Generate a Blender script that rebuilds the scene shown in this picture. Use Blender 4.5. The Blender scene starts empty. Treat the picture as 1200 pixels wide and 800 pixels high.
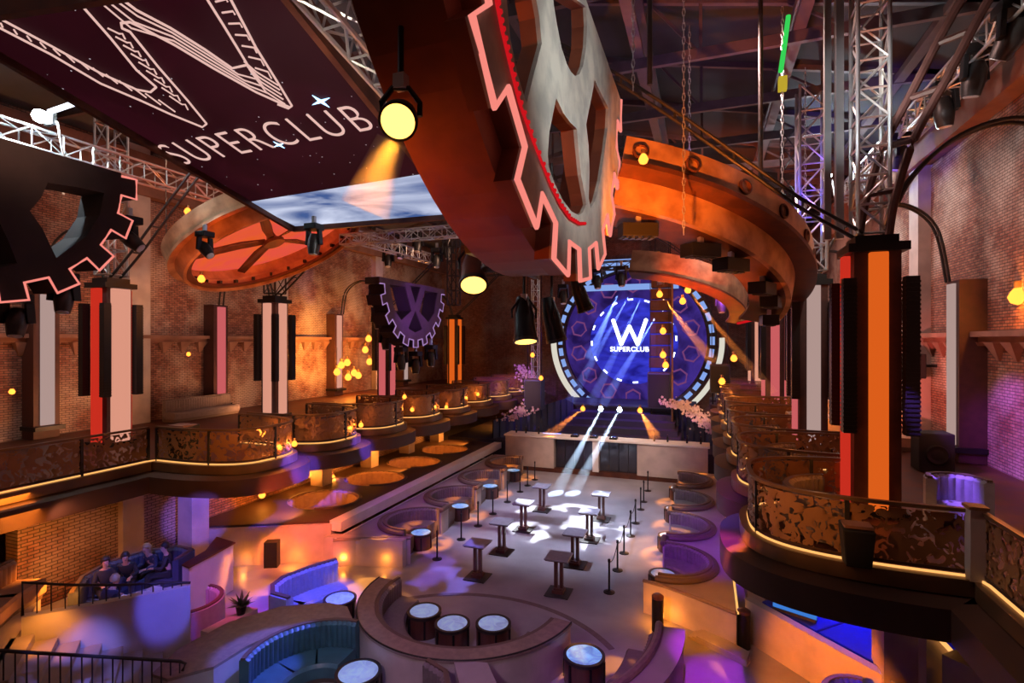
import bpy, bmesh, math, random
from math import sin, cos, pi, radians, atan, hypot, sqrt
from mathutils import Vector, Matrix
random.seed(7)
SC = bpy.context.scene
COL = SC.collection

# ------------------------------------------------------------------ camera
EYE, FPX = 7.5, 620.0                     # eye height in metres, focal length in pixels of a 1200 wide frame
YAW = atan(226 / 620.0)
CT, ST = cos(YAW), sin(YAW)
cam_d = bpy.data.cameras.new('camera')
cam = bpy.data.objects.new('camera', cam_d)
COL.objects.link(cam)
cam.location = (0, 0, EYE)
cam.rotation_euler = (pi / 2, 0, YAW)
cam_d.sensor_width = 36
cam_d.lens = 36 * FPX / 1200
cam_d.clip_end = 300
cam_d.clip_start = 0.05
SC.camera = cam


def ray(px, py):
    u, v = (px - 600) / FPX, (400 - py) / FPX
    return Vector((u * CT - ST, CT + u * ST, v))


def at_z(px, py, z):
    r = ray(px, py); return Vector((0, 0, EYE)) + r * ((z - EYE) / r.z)


def at_x(px, py, x):
    r = ray(px, py); return Vector((0, 0, EYE)) + r * (x / r.x)


def at_y(px, py, y):
    r = ray(px, py); return Vector((0, 0, EYE)) + r * (y / r.y)


def at_d(px, py, d):
    return Vector((0, 0, EYE)) + ray(px, py) * d


# ------------------------------------------------------------------ materials
MATS = {}


def new_mat(name):
    m = bpy.data.materials.new(name); m.use_nodes = True
    nt = m.node_tree; nt.nodes.clear()
    out = nt.nodes.new('ShaderNodeOutputMaterial')
    MATS[name] = m
    return m, nt, out


def N(nt, kind, **kw):
    n = nt.nodes.new(kind)
    for k, v in kw.items():
        if k in n.inputs.keys() if hasattr(n.inputs, 'keys') else False:
            n.inputs[k].default_value = v
        else:
            setattr(n, k, v)
    return n


def col4(c):
    return (c[0], c[1], c[2], 1)


def pbr(name, c, rough=.6, metal=0., noise=0., scale=4., bump=0., bscale=None, c2=None, spec=.5, stretch=(1, 1, 1), coat=0.):
    m, nt, out = new_mat(name)
    b = N(nt, 'ShaderNodeBsdfPrincipled')
    b.inputs['Roughness'].default_value = rough
    b.inputs['Metallic'].default_value = metal
    b.inputs['Specular IOR Level'].default_value = spec
    b.inputs['Coat Weight'].default_value = coat
    nt.links.new(b.outputs[0], out.inputs[0])
    b.inputs['Base Color'].default_value = col4(c)
    if noise or c2 or bump:
        geo = N(nt, 'ShaderNodeNewGeometry')
        mp = N(nt, 'ShaderNodeMapping'); mp.inputs['Scale'].default_value = stretch
        nt.links.new(geo.outputs['Position'], mp.inputs['Vector'])
        nz = N(nt, 'ShaderNodeTexNoise'); nz.inputs['Scale'].default_value = scale; nz.inputs['Detail'].default_value = 6
        nt.links.new(mp.outputs[0], nz.inputs['Vector'])
        if noise or c2:
            d = c2 if c2 else [max(0, x * (1 - noise)) for x in c]
            rmp = N(nt, 'ShaderNodeValToRGB')
            rmp.color_ramp.elements[0].position = .38; rmp.color_ramp.elements[1].position = .62
            rmp.color_ramp.elements[0].color = col4(d); rmp.color_ramp.elements[1].color = col4(c)
            nt.links.new(nz.outputs[0], rmp.inputs[0]); nt.links.new(rmp.outputs[0], b.inputs['Base Color'])
            rr = N(nt, 'ShaderNodeMath', operation='MULTIPLY_ADD')
            rr.inputs[1].default_value = .25; rr.inputs[2].default_value = max(.03, rough - .12)
            nt.links.new(nz.outputs[0], rr.inputs[0]); nt.links.new(rr.outputs[0], b.inputs['Roughness'])
        if bump:
            bp = N(nt, 'ShaderNodeBump'); bp.inputs['Strength'].default_value = bump; bp.inputs['Distance'].default_value = .02
            if bscale:
                n2 = N(nt, 'ShaderNodeTexNoise'); n2.inputs['Scale'].default_value = bscale; n2.inputs['Detail'].default_value = 5
                nt.links.new(mp.outputs[0], n2.inputs['Vector']); nt.links.new(n2.outputs[0], bp.inputs['Height'])
            else:
                nt.links.new(nz.outputs[0], bp.inputs['Height'])
            nt.links.new(bp.outputs[0], b.inputs['Normal'])
    return m


def glow(name, c, strength):
    m, nt, out = new_mat(name)
    e = N(nt, 'ShaderNodeEmission')
    e.inputs[0].default_value = col4(c); e.inputs[1].default_value = strength
    nt.links.new(e.outputs[0], out.inputs[0])
    return m


def brick(name, axis, c1, c2, mortar, wear, wear_amt=.5):
    """Old brickwork; axis 'x' for walls that face along X, 'y' for walls that face along Y."""
    m, nt, out = new_mat(name)
    b = N(nt, 'ShaderNodeBsdfPrincipled'); b.inputs['Roughness'].default_value = .85
    geo = N(nt, 'ShaderNodeNewGeometry'); sep = N(nt, 'ShaderNodeSeparateXYZ'); cmb = N(nt, 'ShaderNodeCombineXYZ')
    nt.links.new(geo.outputs['Position'], sep.inputs[0])
    nt.links.new(sep.outputs['Y' if axis == 'x' else 'X'], cmb.inputs[0]); nt.links.new(sep.outputs['Z'], cmb.inputs[1])
    br = N(nt, 'ShaderNodeTexBrick')
    br.inputs['Scale'].default_value = 1.0; br.inputs['Brick Width'].default_value = .27; br.inputs['Row Height'].default_value = .09
    br.inputs['Mortar Size'].default_value = .014; br.inputs['Mortar Smooth'].default_value = .25; br.inputs['Bias'].default_value = 0
    br.inputs['Color1'].default_value = col4(c1); br.inputs['Color2'].default_value = col4(c2); br.inputs['Mortar'].default_value = col4(mortar)
    nt.links.new(cmb.outputs[0], br.inputs['Vector'])
    nz = N(nt, 'ShaderNodeTexNoise'); nz.inputs['Scale'].default_value = .33; nz.inputs['Detail'].default_value = 8; nz.inputs['Roughness'].default_value = .62
    nt.links.new(geo.outputs['Position'], nz.inputs['Vector'])
    rmp = N(nt, 'ShaderNodeValToRGB'); rmp.color_ramp.elements[0].position = .46; rmp.color_ramp.elements[1].position = .64
    nt.links.new(nz.outputs[0], rmp.inputs[0])
    ml = N(nt, 'ShaderNodeMath', operation='MULTIPLY'); ml.inputs[1].default_value = wear_amt; nt.links.new(rmp.outputs[0], ml.inputs[0])
    n3 = N(nt, 'ShaderNodeTexNoise'); n3.inputs['Scale'].default_value = 5; n3.inputs['Detail'].default_value = 3
    nt.links.new(geo.outputs['Position'], n3.inputs['Vector'])
    hs = N(nt, 'ShaderNodeHueSaturation'); vr = N(nt, 'ShaderNodeMath', operation='MULTIPLY_ADD'); vr.inputs[1].default_value = 1.3; vr.inputs[2].default_value = .35
    nt.links.new(n3.outputs[0], vr.inputs[0]); nt.links.new(vr.outputs[0], hs.inputs['Value']); nt.links.new(br.outputs['Color'], hs.inputs['Color'])
    mx = N(nt, 'ShaderNodeMix', data_type='RGBA'); mx.inputs[7].default_value = col4(wear)
    mm = N(nt, 'ShaderNodeMath', operation='MULTIPLY'); inv = N(nt, 'ShaderNodeMath', operation='SUBTRACT'); inv.inputs[0].default_value = 1
    sc = N(nt, 'ShaderNodeMath', operation='MULTIPLY'); sc.inputs[1].default_value = .75
    nt.links.new(br.outputs['Fac'], sc.inputs[0]); nt.links.new(sc.outputs[0], inv.inputs[1])
    nt.links.new(inv.outputs[0], mm.inputs[0]); nt.links.new(ml.outputs[0], mm.inputs[1])
    nt.links.new(mm.outputs[0], mx.inputs[0]); nt.links.new(hs.outputs[0], mx.inputs[6])
    nt.links.new(mx.outputs[2], b.inputs['Base Color'])
    bp = N(nt, 'ShaderNodeBump'); bp.inputs['Strength'].default_value = .6; bp.inputs['Distance'].default_value = .03; bp.invert = True
    nt.links.new(br.outputs['Fac'], bp.inputs['Height']); nt.links.new(bp.outputs[0], b.inputs['Normal'])
    nt.links.new(b.outputs[0], out.inputs[0])
    return m


def filigree(name, c, rough=.45, metal=.8, scale=3.2, thr=.5):
    """Cut-out scrollwork sheet: curling holes through a metal panel."""
    m, nt, out = new_mat(name)
    b = N(nt, 'ShaderNodeBsdfPrincipled'); b.inputs['Base Color'].default_value = col4(c); b.inputs['Roughness'].default_value = rough; b.inputs['Metallic'].default_value = metal
    tr = N(nt, 'ShaderNodeBsdfTransparent'); mix = N(nt, 'ShaderNodeMixShader')
    geo = N(nt, 'ShaderNodeNewGeometry'); nz = N(nt, 'ShaderNodeTexNoise'); nz.inputs['Scale'].default_value = scale; nz.inputs['Detail'].default_value = 2.2
    nz.inputs['Distortion'].default_value = 1.6
    gt = N(nt, 'ShaderNodeMath', operation='GREATER_THAN'); gt.inputs[1].default_value = thr
    nt.links.new(geo.outputs['Position'], nz.inputs['Vector']); nt.links.new(nz.outputs[0], gt.inputs[0])
    nt.links.new(gt.outputs[0], mix.inputs[0]); nt.links.new(b.outputs[0], mix.inputs[1]); nt.links.new(tr.outputs[0], mix.inputs[2])
    nt.links.new(mix.outputs[0], out.inputs[0])
    return m


def screen_mat(name, base, cloud, strength, scale=.5, stars=0., stretch=(1, 1, 1), lo=.45, hi=.75):
    """A lit LED wall showing a cloudy image."""
    m, nt, out = new_mat(name)
    geo = N(nt, 'ShaderNodeNewGeometry'); mp = N(nt, 'ShaderNodeMapping'); mp.inputs['Scale'].default_value = stretch
    nt.links.new(geo.outputs['Position'], mp.inputs['Vector'])
    nz = N(nt, 'ShaderNodeTexNoise'); nz.inputs['Scale'].default_value = scale; nz.inputs['Detail'].default_value = 7; nz.inputs['Distortion'].default_value = 1.2
    nt.links.new(mp.outputs[0], nz.inputs['Vector'])
    r = N(nt, 'ShaderNodeValToRGB'); r.color_ramp.elements[0].position = lo; r.color_ramp.elements[1].position = hi
    r.color_ramp.elements[0].color = col4(base); r.color_ramp.elements[1].color = col4(cloud)
    nt.links.new(nz.outputs[0], r.inputs[0])
    e = N(nt, 'ShaderNodeEmission'); e.inputs[1].default_value = strength
    src = r.outputs[0]
    if stars:
        vo = N(nt, 'ShaderNodeTexVoronoi'); vo.inputs['Scale'].default_value = 3.2
        nt.links.new(geo.outputs['Position'], vo.inputs['Vector'])
        lt = N(nt, 'ShaderNodeMath', operation='LESS_THAN'); lt.inputs[1].default_value = .055
        nt.links.new(vo.outputs['Distance'], lt.inputs[0])
        mx = N(nt, 'ShaderNodeMix', data_type='RGBA'); mx.inputs[7].default_value = (stars, stars * .9, stars, 1)
        nt.links.new(lt.outputs[0], mx.inputs[0]); nt.links.new(src, mx.inputs[6]); src = mx.outputs[2]
    nt.links.new(src, e.inputs[0])
    g = N(nt, 'ShaderNodeBsdfPrincipled'); g.inputs['Base Color'].default_value = (.012, .006, .008, 1); g.inputs['Roughness'].default_value = .6; g.inputs['Specular IOR Level'].default_value = .08
    ad = N(nt, 'ShaderNodeAddShader'); nt.links.new(e.outputs[0], ad.inputs[0]); nt.links.new(g.outputs[0], ad.inputs[1])
    nt.links.new(ad.outputs[0], out.inputs[0])
    return m


# ------------------------------------------------------------------ mesh building
ORG = {}


class MB:
    def __init__(s):
        s.v, s.f = [], []

    def add(s, vs, fs):
        o = len(s.v)
        s.v += [tuple(p) for p in vs]
        s.f += [tuple(i + o for i in f) for f in fs]
        return s

    def box(s, c, d, rz=0.):
        x, y, z = d[0] / 2, d[1] / 2, d[2] / 2
        cr, sr = cos(rz), sin(rz)
        vs = []
        for a, b, e in ((-x, -y, -z), (x, -y, -z), (x, y, -z), (-x, y, -z), (-x, -y, z), (x, -y, z), (x, y, z), (-x, y, z)):
            vs.append((c[0] + a * cr - b * sr, c[1] + a * sr + b * cr, c[2] + e))
        return s.add(vs, [(3, 2, 1, 0), (4, 5, 6, 7), (0, 1, 5, 4), (1, 2, 6, 5), (2, 3, 7, 6), (3, 0, 4, 7)])

    def bar(s, p, q, w, h=None, up=(0, 0, 1)):
        h = h or w
        p, q = Vector(p), Vector(q); d = (q - p).normalized(); u = Vector(up)
        if abs(d.dot(u)) > .98: u = Vector((0, 1, 0))
        a = d.cross(u).normalized(); b = a.cross(d)
        vs = []
        for e in (p, q):
            for i, j in ((-1, -1), (1, -1), (1, 1), (-1, 1)):
                vs.append(e + a * i * w / 2 + b * j * h / 2)
        return s.add(vs, [(0, 1, 2, 3), (7, 6, 5, 4), (0, 4, 5, 1), (1, 5, 6, 2), (2, 6, 7, 3), (3, 7, 4, 0)])

    def tube(s, path, r, n=6, closed=False):
        P = [Vector(p) for p in path]; m = len(P); rings = []
        ref = Vector((0, 0, 1))
        for i in range(m):
            if closed: d = P[(i + 1) % m] - P[i - 1]
            else: d = P[min(i + 1, m - 1)] - P[max(i - 1, 0)]
            d = d.normalized() if d.length > 1e-9 else Vector((0, 0, 1))
            rf = ref if abs(d.dot(ref)) < .95 else Vector((1, 0, 0))
            a = d.cross(rf).normalized(); b = a.cross(d)
            rr = r[i] if isinstance(r, (list, tuple)) else r
            rings.append([P[i] + a * rr * cos(2 * pi * k / n) + b * rr * sin(2 * pi * k / n) for k in range(n)])
        vs = [p for R in rings for p in R]; fs = []
        for i in range(m if closed else m - 1):
            j = (i + 1) % m
            for k in range(n):
                fs.append((i * n + k, i * n + (k + 1) % n, j * n + (k + 1) % n, j * n + k))
        if not closed:
            fs.append(tuple(range(n))[::-1]); fs.append(tuple((m - 1) * n + k for k in range(n)))
        return s.add(vs, fs)

    def lathe(s, prof, c=(0, 0, 0), n=24, mat=None):
        vs, fs = [], []
        for r, z in prof:
            for k in range(n):
                p = Vector((r * cos(2 * pi * k / n), r * sin(2 * pi * k / n), z))
                if mat is not None: p = mat @ p
                vs.append((p[0] + c[0], p[1] + c[1], p[2] + c[2]))
        m = len(prof)
        for i in range(m - 1):
            for k in range(n):
                fs.append((i * n + k, i * n + (k + 1) % n, (i + 1) * n + (k + 1) % n, (i + 1) * n + k))
        if prof[0][0] > 1e-6: fs.append(tuple(range(n))[::-1])
        if prof[-1][0] > 1e-6: fs.append(tuple((m - 1) * n + k for k in range(n)))
        return s.add(vs, fs)

    def hoop(s, prof, c, mat, n=64):
        """closed ring: a closed (r, z) profile turned about an axis."""
        vs, fs = [], []
        m = len(prof)
        for r, z in prof:
            for k in range(n):
                p = mat @ Vector((r * cos(2 * pi * k / n), r * sin(2 * pi * k / n), z)); vs.append((p[0] + c[0], p[1] + c[1], p[2] + c[2]))
        for i in range(m):
            j = (i + 1) % m
            for k in range(n):
                fs.append((i * n + k, i * n + (k + 1) % n, j * n + (k + 1) % n, j * n + k))
        return s.add(vs, fs)

    def prism(s, poly, z0, z1):
        n = len(poly)
        vs = [(p[0], p[1], z0) for p in poly] + [(p[0], p[1], z1) for p in poly]
        fs = [tuple(range(n))[::-1], tuple(range(n, 2 * n))] + [(i, (i + 1) % n, n + (i + 1) % n, n + i) for i in range(n)]
        return s.add(vs, fs)

    def sweep(s, path, prof, closed=False, mod=None, z=None):
        """sweep a closed (offset-to-the-left, z) profile along an xy path. mod(i) adds to the offset of profile points with offset > 0."""
        P = [Vector((p[0], p[1])) for p in path]; m = len(P); k = len(prof)
        vs, fs = [], []
        for i in range(m):
            if closed: a, b = P[i - 1], P[(i + 1) % m]
            else: a, b = P[max(i - 1, 0)], P[min(i + 1, m - 1)]
            d = (b - a).normalized(); nrm = Vector((-d.y, d.x))
            zz = z[i] if z else 0
            for (o, h) in prof:
                oo = o + (mod(i) if mod and o > 1e-4 else 0)
                q = P[i] + nrm * oo; vs.append((q.x, q.y, h + zz))
        for i in range(m if closed else m - 1):
            j = (i + 1) % m
            for q in range(k):
                w = (q + 1) % k
                fs.append((i * k + q, i * k + w, j * k + w, j * k + q))
        if not closed:
            fs.append(tuple(range(k))[::-1]); fs.append(tuple((m - 1) * k + q for q in range(k)))
        return s.add(vs, fs)

    def build(s, name, mat, parent=None, smooth=False, label=None, bevel=0., origin=None):
        me = bpy.data.meshes.new(name)
        if parent is not None: org = Vector(ORG[parent.name])
        elif origin is not None: org = Vector(origin)
        else:
            xs = [p[0] for p in s.v]; ys = [p[1] for p in s.v]; zs = [p[2] for p in s.v]
            org = Vector(((min(xs) + max(xs)) / 2, (min(ys) + max(ys)) / 2, min(zs)))
        me.from_pydata([Vector(p) - org for p in s.v], [], s.f)
        bm = bmesh.new(); bm.from_mesh(me)
        bmesh.ops.recalc_face_normals(bm, faces=bm.faces)
        bm.to_mesh(me); bm.free()
        if smooth:
            for p in me.polygons: p.use_smooth = True
            try: me.set_sharp_from_angle(angle=radians(38))
            except Exception: pass
        me.materials.append(MATS[mat] if isinstance(mat, str) else mat)
        o = bpy.data.objects.new(name, me); COL.objects.link(o)
        ORG[o.name] = org
        if parent is not None: o.parent = parent
        else: o.location = org
        if bevel:
            bv = o.modifiers.new('bevel', 'BEVEL'); bv.width = bevel; bv.segments = 2; bv.limit_method = 'ANGLE'
        if label: o['label'] = label
        return o


def thing(name, label, cat, loc=(0, 0, 0), group=None, kind=None):
    o = bpy.data.objects.new(name, None); COL.objects.link(o)
    o.location = loc; o.empty_display_size = .1
    ORG[o.name] = Vector(loc)
    return tag(o, label, cat, group, kind)


def tag(o, label, cat, group=None, kind=None):
    o['label'] = label; o['category'] = cat
    if group: o['group'] = group
    if kind: o['kind'] = kind
    return o


def struct(o, label=None):
    o['kind'] = 'structure'
    if label: o['label'] = label
    return o


def dup(root, loc, rz=None, label=None, group=None, scale=None):
    r = root.copy(); COL.objects.link(r); r.location = loc
    ORG[r.name] = Vector(loc)
    if rz is not None: r.rotation_euler = (0, 0, rz)
    if scale: r.scale = scale
    if label: r['label'] = label
    if group: r['group'] = group
    for ch in list(root.children):
        c = ch.copy(); COL.objects.link(c); c.parent = r
        for g in list(ch.children):
            d = g.copy(); COL.objects.link(d); d.parent = c
    return r


def sheet(name, outlines, thick, mtx, mat, parent=None, bevel=0., label=None):
    """A flat plate of the given thickness cut from 2-D outlines (the inner ones are holes), placed by mtx."""
    cu = bpy.data.curves.new(name, 'CURVE'); cu.dimensions = '2D'; cu.fill_mode = 'BOTH'; cu.extrude = thick / 2; cu.bevel_depth = bevel
    for pl in outlines:
        sp = cu.splines.new('POLY'); sp.points.add(len(pl) - 1); sp.use_cyclic_u = True
        for p, q in zip(sp.points, pl): p.co = (q[0], q[1], 0, 1)
    tmp = bpy.data.objects.new('tmp_curve', cu); COL.objects.link(tmp)
    dg = bpy.context.evaluated_depsgraph_get(); dg.update()
    me = bpy.data.meshes.new_from_object(tmp.evaluated_get(dg))
    bpy.data.objects.remove(tmp)
    me.name = name
    b = MB(); b.v = [tuple(mtx @ v.co) for v in me.vertices]; b.f = [tuple(p.vertices) for p in me.polygons]
    bpy.data.meshes.remove(me)
    return b.build(name, mat, parent, label=label)


def words_mesh(name, body, size, mtx, mat, parent, depth=.01, align='CENTER', spacing=1.0, squash=None, bold=.0):
    cu = bpy.data.curves.new(name, 'FONT'); cu.body = body; cu.size = size; cu.extrude = depth; cu.align_x = align; cu.space_character = spacing
    cu.offset = bold
    tmp = bpy.data.objects.new('tmp_text', cu); COL.objects.link(tmp)
    dg = bpy.context.evaluated_depsgraph_get(); dg.update()
    me = bpy.data.meshes.new_from_object(tmp.evaluated_get(dg))
    bpy.data.objects.remove(tmp)
    b = MB(); b.v = [tuple(mtx @ v.co) for v in me.vertices]; b.f = [tuple(p.vertices) for p in me.polygons]
    bpy.data.meshes.remove(me)
    return b.build(name, mat, parent)


def basis(o, x, y):
    x = Vector(x).normalized(); y = Vector(y); y = (y - x * y.dot(x)).normalized(); z = x.cross(y)
    return Matrix(((x.x, y.x, z.x, o[0]), (x.y, y.y, z.y, o[1]), (x.z, y.z, z.z, o[2]), (0, 0, 0, 1)))


def axis_mat(d):
    """3x3 matrix whose local +Z points along d"""
    return Vector(d).normalized().to_track_quat('Z', 'Y').to_matrix()


def arc(c, r, a0, a1, n=24):
    return [(c[0] + r * cos(radians(a0 + (a1 - a0) * i / n)), c[1] + r * sin(radians(a0 + (a1 - a0) * i / n))) for i in range(n + 1)]


def resample(path, step):
    P = [Vector((p[0], p[1])) for p in path]; out = [P[0].copy()]; acc = 0.
    for a, b in zip(P, P[1:]):
        L = (b - a).length; t = step - acc
        while t <= L:
            out.append(a + (b - a) * (t / L)); t += step
        acc = (acc + L) % step if L else acc
        acc = L - (t - step)
    if (out[-1] - P[-1]).length > step * .3: out.append(P[-1].copy())
    return [(p.x, p.y) for p in out]


def plen(path):
    return sum(hypot(b[0] - a[0], b[1] - a[1]) for a, b in zip(path, path[1:]))


# ------------------------------------------------------------------ lights
def spot(name, loc, target, power, color, angle=30, blend=.3, size=.08, gobo=None):
    l = bpy.data.lights.new(name, 'SPOT'); l.energy = power; l.color = color; l.spot_size = radians(angle); l.spot_blend = blend; l.shadow_soft_size = size
    o = bpy.data.objects.new(name, l); COL.objects.link(o); o.location = loc
    o.rotation_euler = (Vector(target) - Vector(loc)).to_track_quat('-Z', 'Y').to_euler()
    if gobo:
        l.use_nodes = True; nt = l.node_tree
        em = [n for n in nt.nodes if n.type == 'EMISSION'][0]
        tc = N(nt, 'ShaderNodeTexCoord'); nz = N(nt, 'ShaderNodeTexNoise' if gobo[0] == 'noise' else 'ShaderNodeTexVoronoi')
        nz.inputs['Scale'].default_value = gobo[1]
        mp = N(nt, 'ShaderNodeMapping'); mp.inputs['Scale'].default_value = gobo[4] if len(gobo) > 4 else (1, 1, 1)
        nt.links.new(tc.outputs['Normal'], mp.inputs[0]); nt.links.new(mp.outputs[0], nz.inputs['Vector'])
        r = N(nt, 'ShaderNodeMapRange'); r.inputs[1].default_value = gobo[2]; r.inputs[2].default_value = gobo[3]
        nt.links.new(nz.outputs[0], r.inputs[0]); nt.links.new(r.outputs[0], em.inputs['Strength'])
    return o


def point(name, loc, power, color, size=.06):
    l = bpy.data.lights.new(name, 'POINT'); l.energy = power; l.color = color; l.shadow_soft_size = size
    o = bpy.data.objects.new(name, l); COL.objects.link(o); o.location = loc
    return o


def area(name, loc, target, power, color, sx, sy=None, spread=180):
    l = bpy.data.lights.new(name, 'AREA'); l.energy = power; l.color = color; l.size = sx; l.spread = radians(spread)
    if sy: l.shape = 'RECTANGLE'; l.size_y = sy
    o = bpy.data.objects.new(name, l); COL.objects.link(o); o.location = loc
    o.rotation_euler = (Vector(target) - Vector(loc)).to_track_quat('-Z', 'Y').to_euler()
    return o
# ------------------------------------------------------------------ palette
brick('brick_side', 'x', (.20, .065, .045), (.34, .15, .10), (.07, .045, .04), (.62, .50, .42), .8)
brick('brick_end', 'y', (.23, .085, .055), (.33, .14, .09), (.10, .06, .05), (.52, .43, .36), .45)
pbr('concrete', (.34, .32, .36), .34, noise=.25, scale=.8, bump=.05, bscale=14)
pbr('plaster', (.50, .42, .39), .8, noise=.18, scale=1.5, bump=.06, bscale=20)
pbr('white_plaster', (.72, .68, .66), .7, noise=.08, scale=2)
pbr('beam_plaster', (.30, .15, .11), .85, noise=.3, scale=1.2)
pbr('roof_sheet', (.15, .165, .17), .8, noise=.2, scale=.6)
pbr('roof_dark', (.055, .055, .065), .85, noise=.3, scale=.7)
pbr('steel_purlin', (.17, .13, .14), .55, noise=.2, scale=3, metal=.3)
pbr('black_metal', (.018, .017, .019), .45, metal=.5)
pbr('black_matte', (.014, .013, .014), .75)
pbr('dark_steel', (.07, .065, .065), .42, metal=.7, noise=.2, scale=6)
pbr('rust_steel', (.075, .026, .022), .6, metal=0, noise=.25, scale=5)
pbr('aluminium', (.62, .63, .64), .33, metal=.85)
pbr('copper', (.60, .34, .19), .42, metal=.45, c2=(.34, .17, .09), scale=1.6, bump=.08, bscale=9)
pbr('copper_dark', (.16, .055, .03), .5, metal=.5, c2=(.09, .03, .02), scale=2)
pbr('gear_face', (.50, .48, .42), .62, c2=(.33, .32, .29), scale=2.4, metal=.15, bump=.05, bscale=25)
pbr('gear_side', (.27, .085, .04), .5, c2=(.17, .05, .028), scale=1.2, metal=.35)
pbr('gear_dark', (.04, .024, .024), .85, noise=.3, scale=2)
pbr('gear_purple', (.13, .07, .11), .6, noise=.3, scale=2, metal=.2)
pbr('bronze_fascia', (.085, .04, .024), .62, metal=.15, noise=.3, scale=.9)
pbr('bronze_lip', (.24, .14, .075), .4, metal=.6, noise=.2, scale=2)
pbr('terrace_top', (.36, .29, .31), .55, noise=.12, scale=2)
pbr('wood_rim', (.27, .19, .16), .5, c2=(.20, .14, .12), scale=7, stretch=(1, 1, 6))
pbr('counter_brown', (.065, .032, .024), .6, noise=.2, scale=2)
pbr('fabric_taupe', (.19, .15, .15), .85, noise=.15, scale=9, bump=.06, bscale=60)
pbr('fabric_blue', (.36, .36, .42), .75, noise=.1, scale=9, bump=.05, bscale=60)
pbr('leather_teal', (.055, .13, .15), .42, noise=.2, scale=4, bump=.04, bscale=40)
pbr('velvet_blue', (.012, .025, .42), .7, noise=.15, scale=6)
pbr('fabric_navy', (.05, .06, .11), .7, noise=.15, scale=6)
pbr('fabric_tan', (.42, .24, .15), .75, noise=.15, scale=6)
pbr('piping', (.12, .075, .06), .6)
pbr('drum_wood', (.12, .04, .026), .4, c2=(.075, .026, .018), scale=5, stretch=(1, 1, .2), coat=.3)
pbr('table_top_dark', (.30, .29, .36), .22, noise=.1, scale=6)
pbr('stair', (.42, .36, .33), .7, noise=.1, scale=3)
pbr('skin', (.50, .30, .22), .55)
pbr('hair_dark', (.03, .02, .016), .5)
pbr('hair_fair', (.42, .28, .14), .5)
pbr('cloth_black', (.02, .02, .024), .8)
pbr('cloth_white', (.65, .63, .62), .8)
pbr('cloth_navy', (.03, .035, .07), .8)
pbr('glass_clear', (.75, .8, .85), .08, spec=.8)
pbr('leaf', (.045, .10, .04), .5, noise=.3, scale=8)
pbr('flower_white', (.72, .56, .48), .7)
pbr('chrome', (.8, .8, .82), .18, metal=1)
pbr('lacquer_black', (.02, .02, .03), .18, coat=.5)
filigree('scrollwork', (.34, .17, .075), metal=.3, scale=5.2, thr=.51)
glow('led_pink', (1., .27, .22), .85)
glow('led_red', (1., .012, .02), .5)
glow('led_warm', (1., .46, .13), 1.1)
glow('led_lilac', (.42, .24, .55), .8)
glow('bulb_warm', (1., .27, .03), 3.0)
glow('bulb_white', (.75, .93, 1.), 40)
glow('lamp_orange', (1., .48, .09), 3.4)
glow('tube_orange', (.80, .125, .012), .80)
glow('tube_pale', (.85, .36, .25), .75)
glow('tube_red', (.85, .04, .02), .6)
glow('tube_rose', (.80, .15, .16), .65)
glow('tube_cool', (.62, .42, .38), .62)
glow('sky_blue', (.06, .25, .8), .7)

# ------------------------------------------------------------------ room shell
XL, XR, YB, YF, EAVES, RIDGE = -24.5, 8.0, -5.0, 47.0, 16.3, 20.0
XM = (XL + XR) / 2
struct(MB().box((XM, 21, -.15), (XR - XL + 1, 53, .3)).build('floor', 'concrete'), 'pale polished concrete floor of the club hall')
struct(MB().box((XL - .25, 21, 8.1), (.5, 53, 16.6)).build('wall_left', 'brick_side'), 'old brick side wall behind the deep balcony')
struct(MB().box((XR + .25, 21, 8.1), (.5, 53, 16.6)).build('wall_right', 'brick_side'), 'old brick side wall behind the right balcony')
struct(MB().box((-16.6, 19.2, 1.74), (.5, 21.8, 3.42)).build('wall_inner', 'brick_side'), 'brick wall under the left balcony')
struct(MB().box((-16.28, 11.05, 1.74), (.3, .62, 3.42)).build('trim_5', 'plaster'), 'plastered pier on the brick wall under the left balcony')
struct(MB().prism([(XL - .5, YF), (XR + .5, YF), (XR + .5, YF + .5), (XL - .5, YF + .5)], 0, RIDGE).build('wall_back', 'brick_end'), 'brick end wall behind the stage')
struct(MB().prism([(XL - .5, YB - .5), (XR + .5, YB - .5), (XR + .5, YB), (XL - .5, YB)], 0, RIDGE).build('wall_front', 'brick_end'))
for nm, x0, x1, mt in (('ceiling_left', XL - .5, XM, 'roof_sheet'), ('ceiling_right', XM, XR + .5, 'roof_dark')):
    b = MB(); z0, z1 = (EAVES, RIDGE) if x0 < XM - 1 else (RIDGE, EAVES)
    b.add([(x0, YB - .5, z0), (x1, YB - .5, z1), (x1, YF + .5, z1), (x0, YF + .5, z0), (x0, YB - .5, z0 + .3), (x1, YB - .5, z1 + .3), (x1, YF + .5, z1 + .3), (x0, YF + .5, z0 + .3)],
          [(0, 1, 2, 3), (7, 6, 5, 4), (0, 4, 5, 1), (1, 5, 6, 2), (2, 6, 7, 3), (3, 7, 4, 0)])
    struct(b.build(nm, mt))
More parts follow.
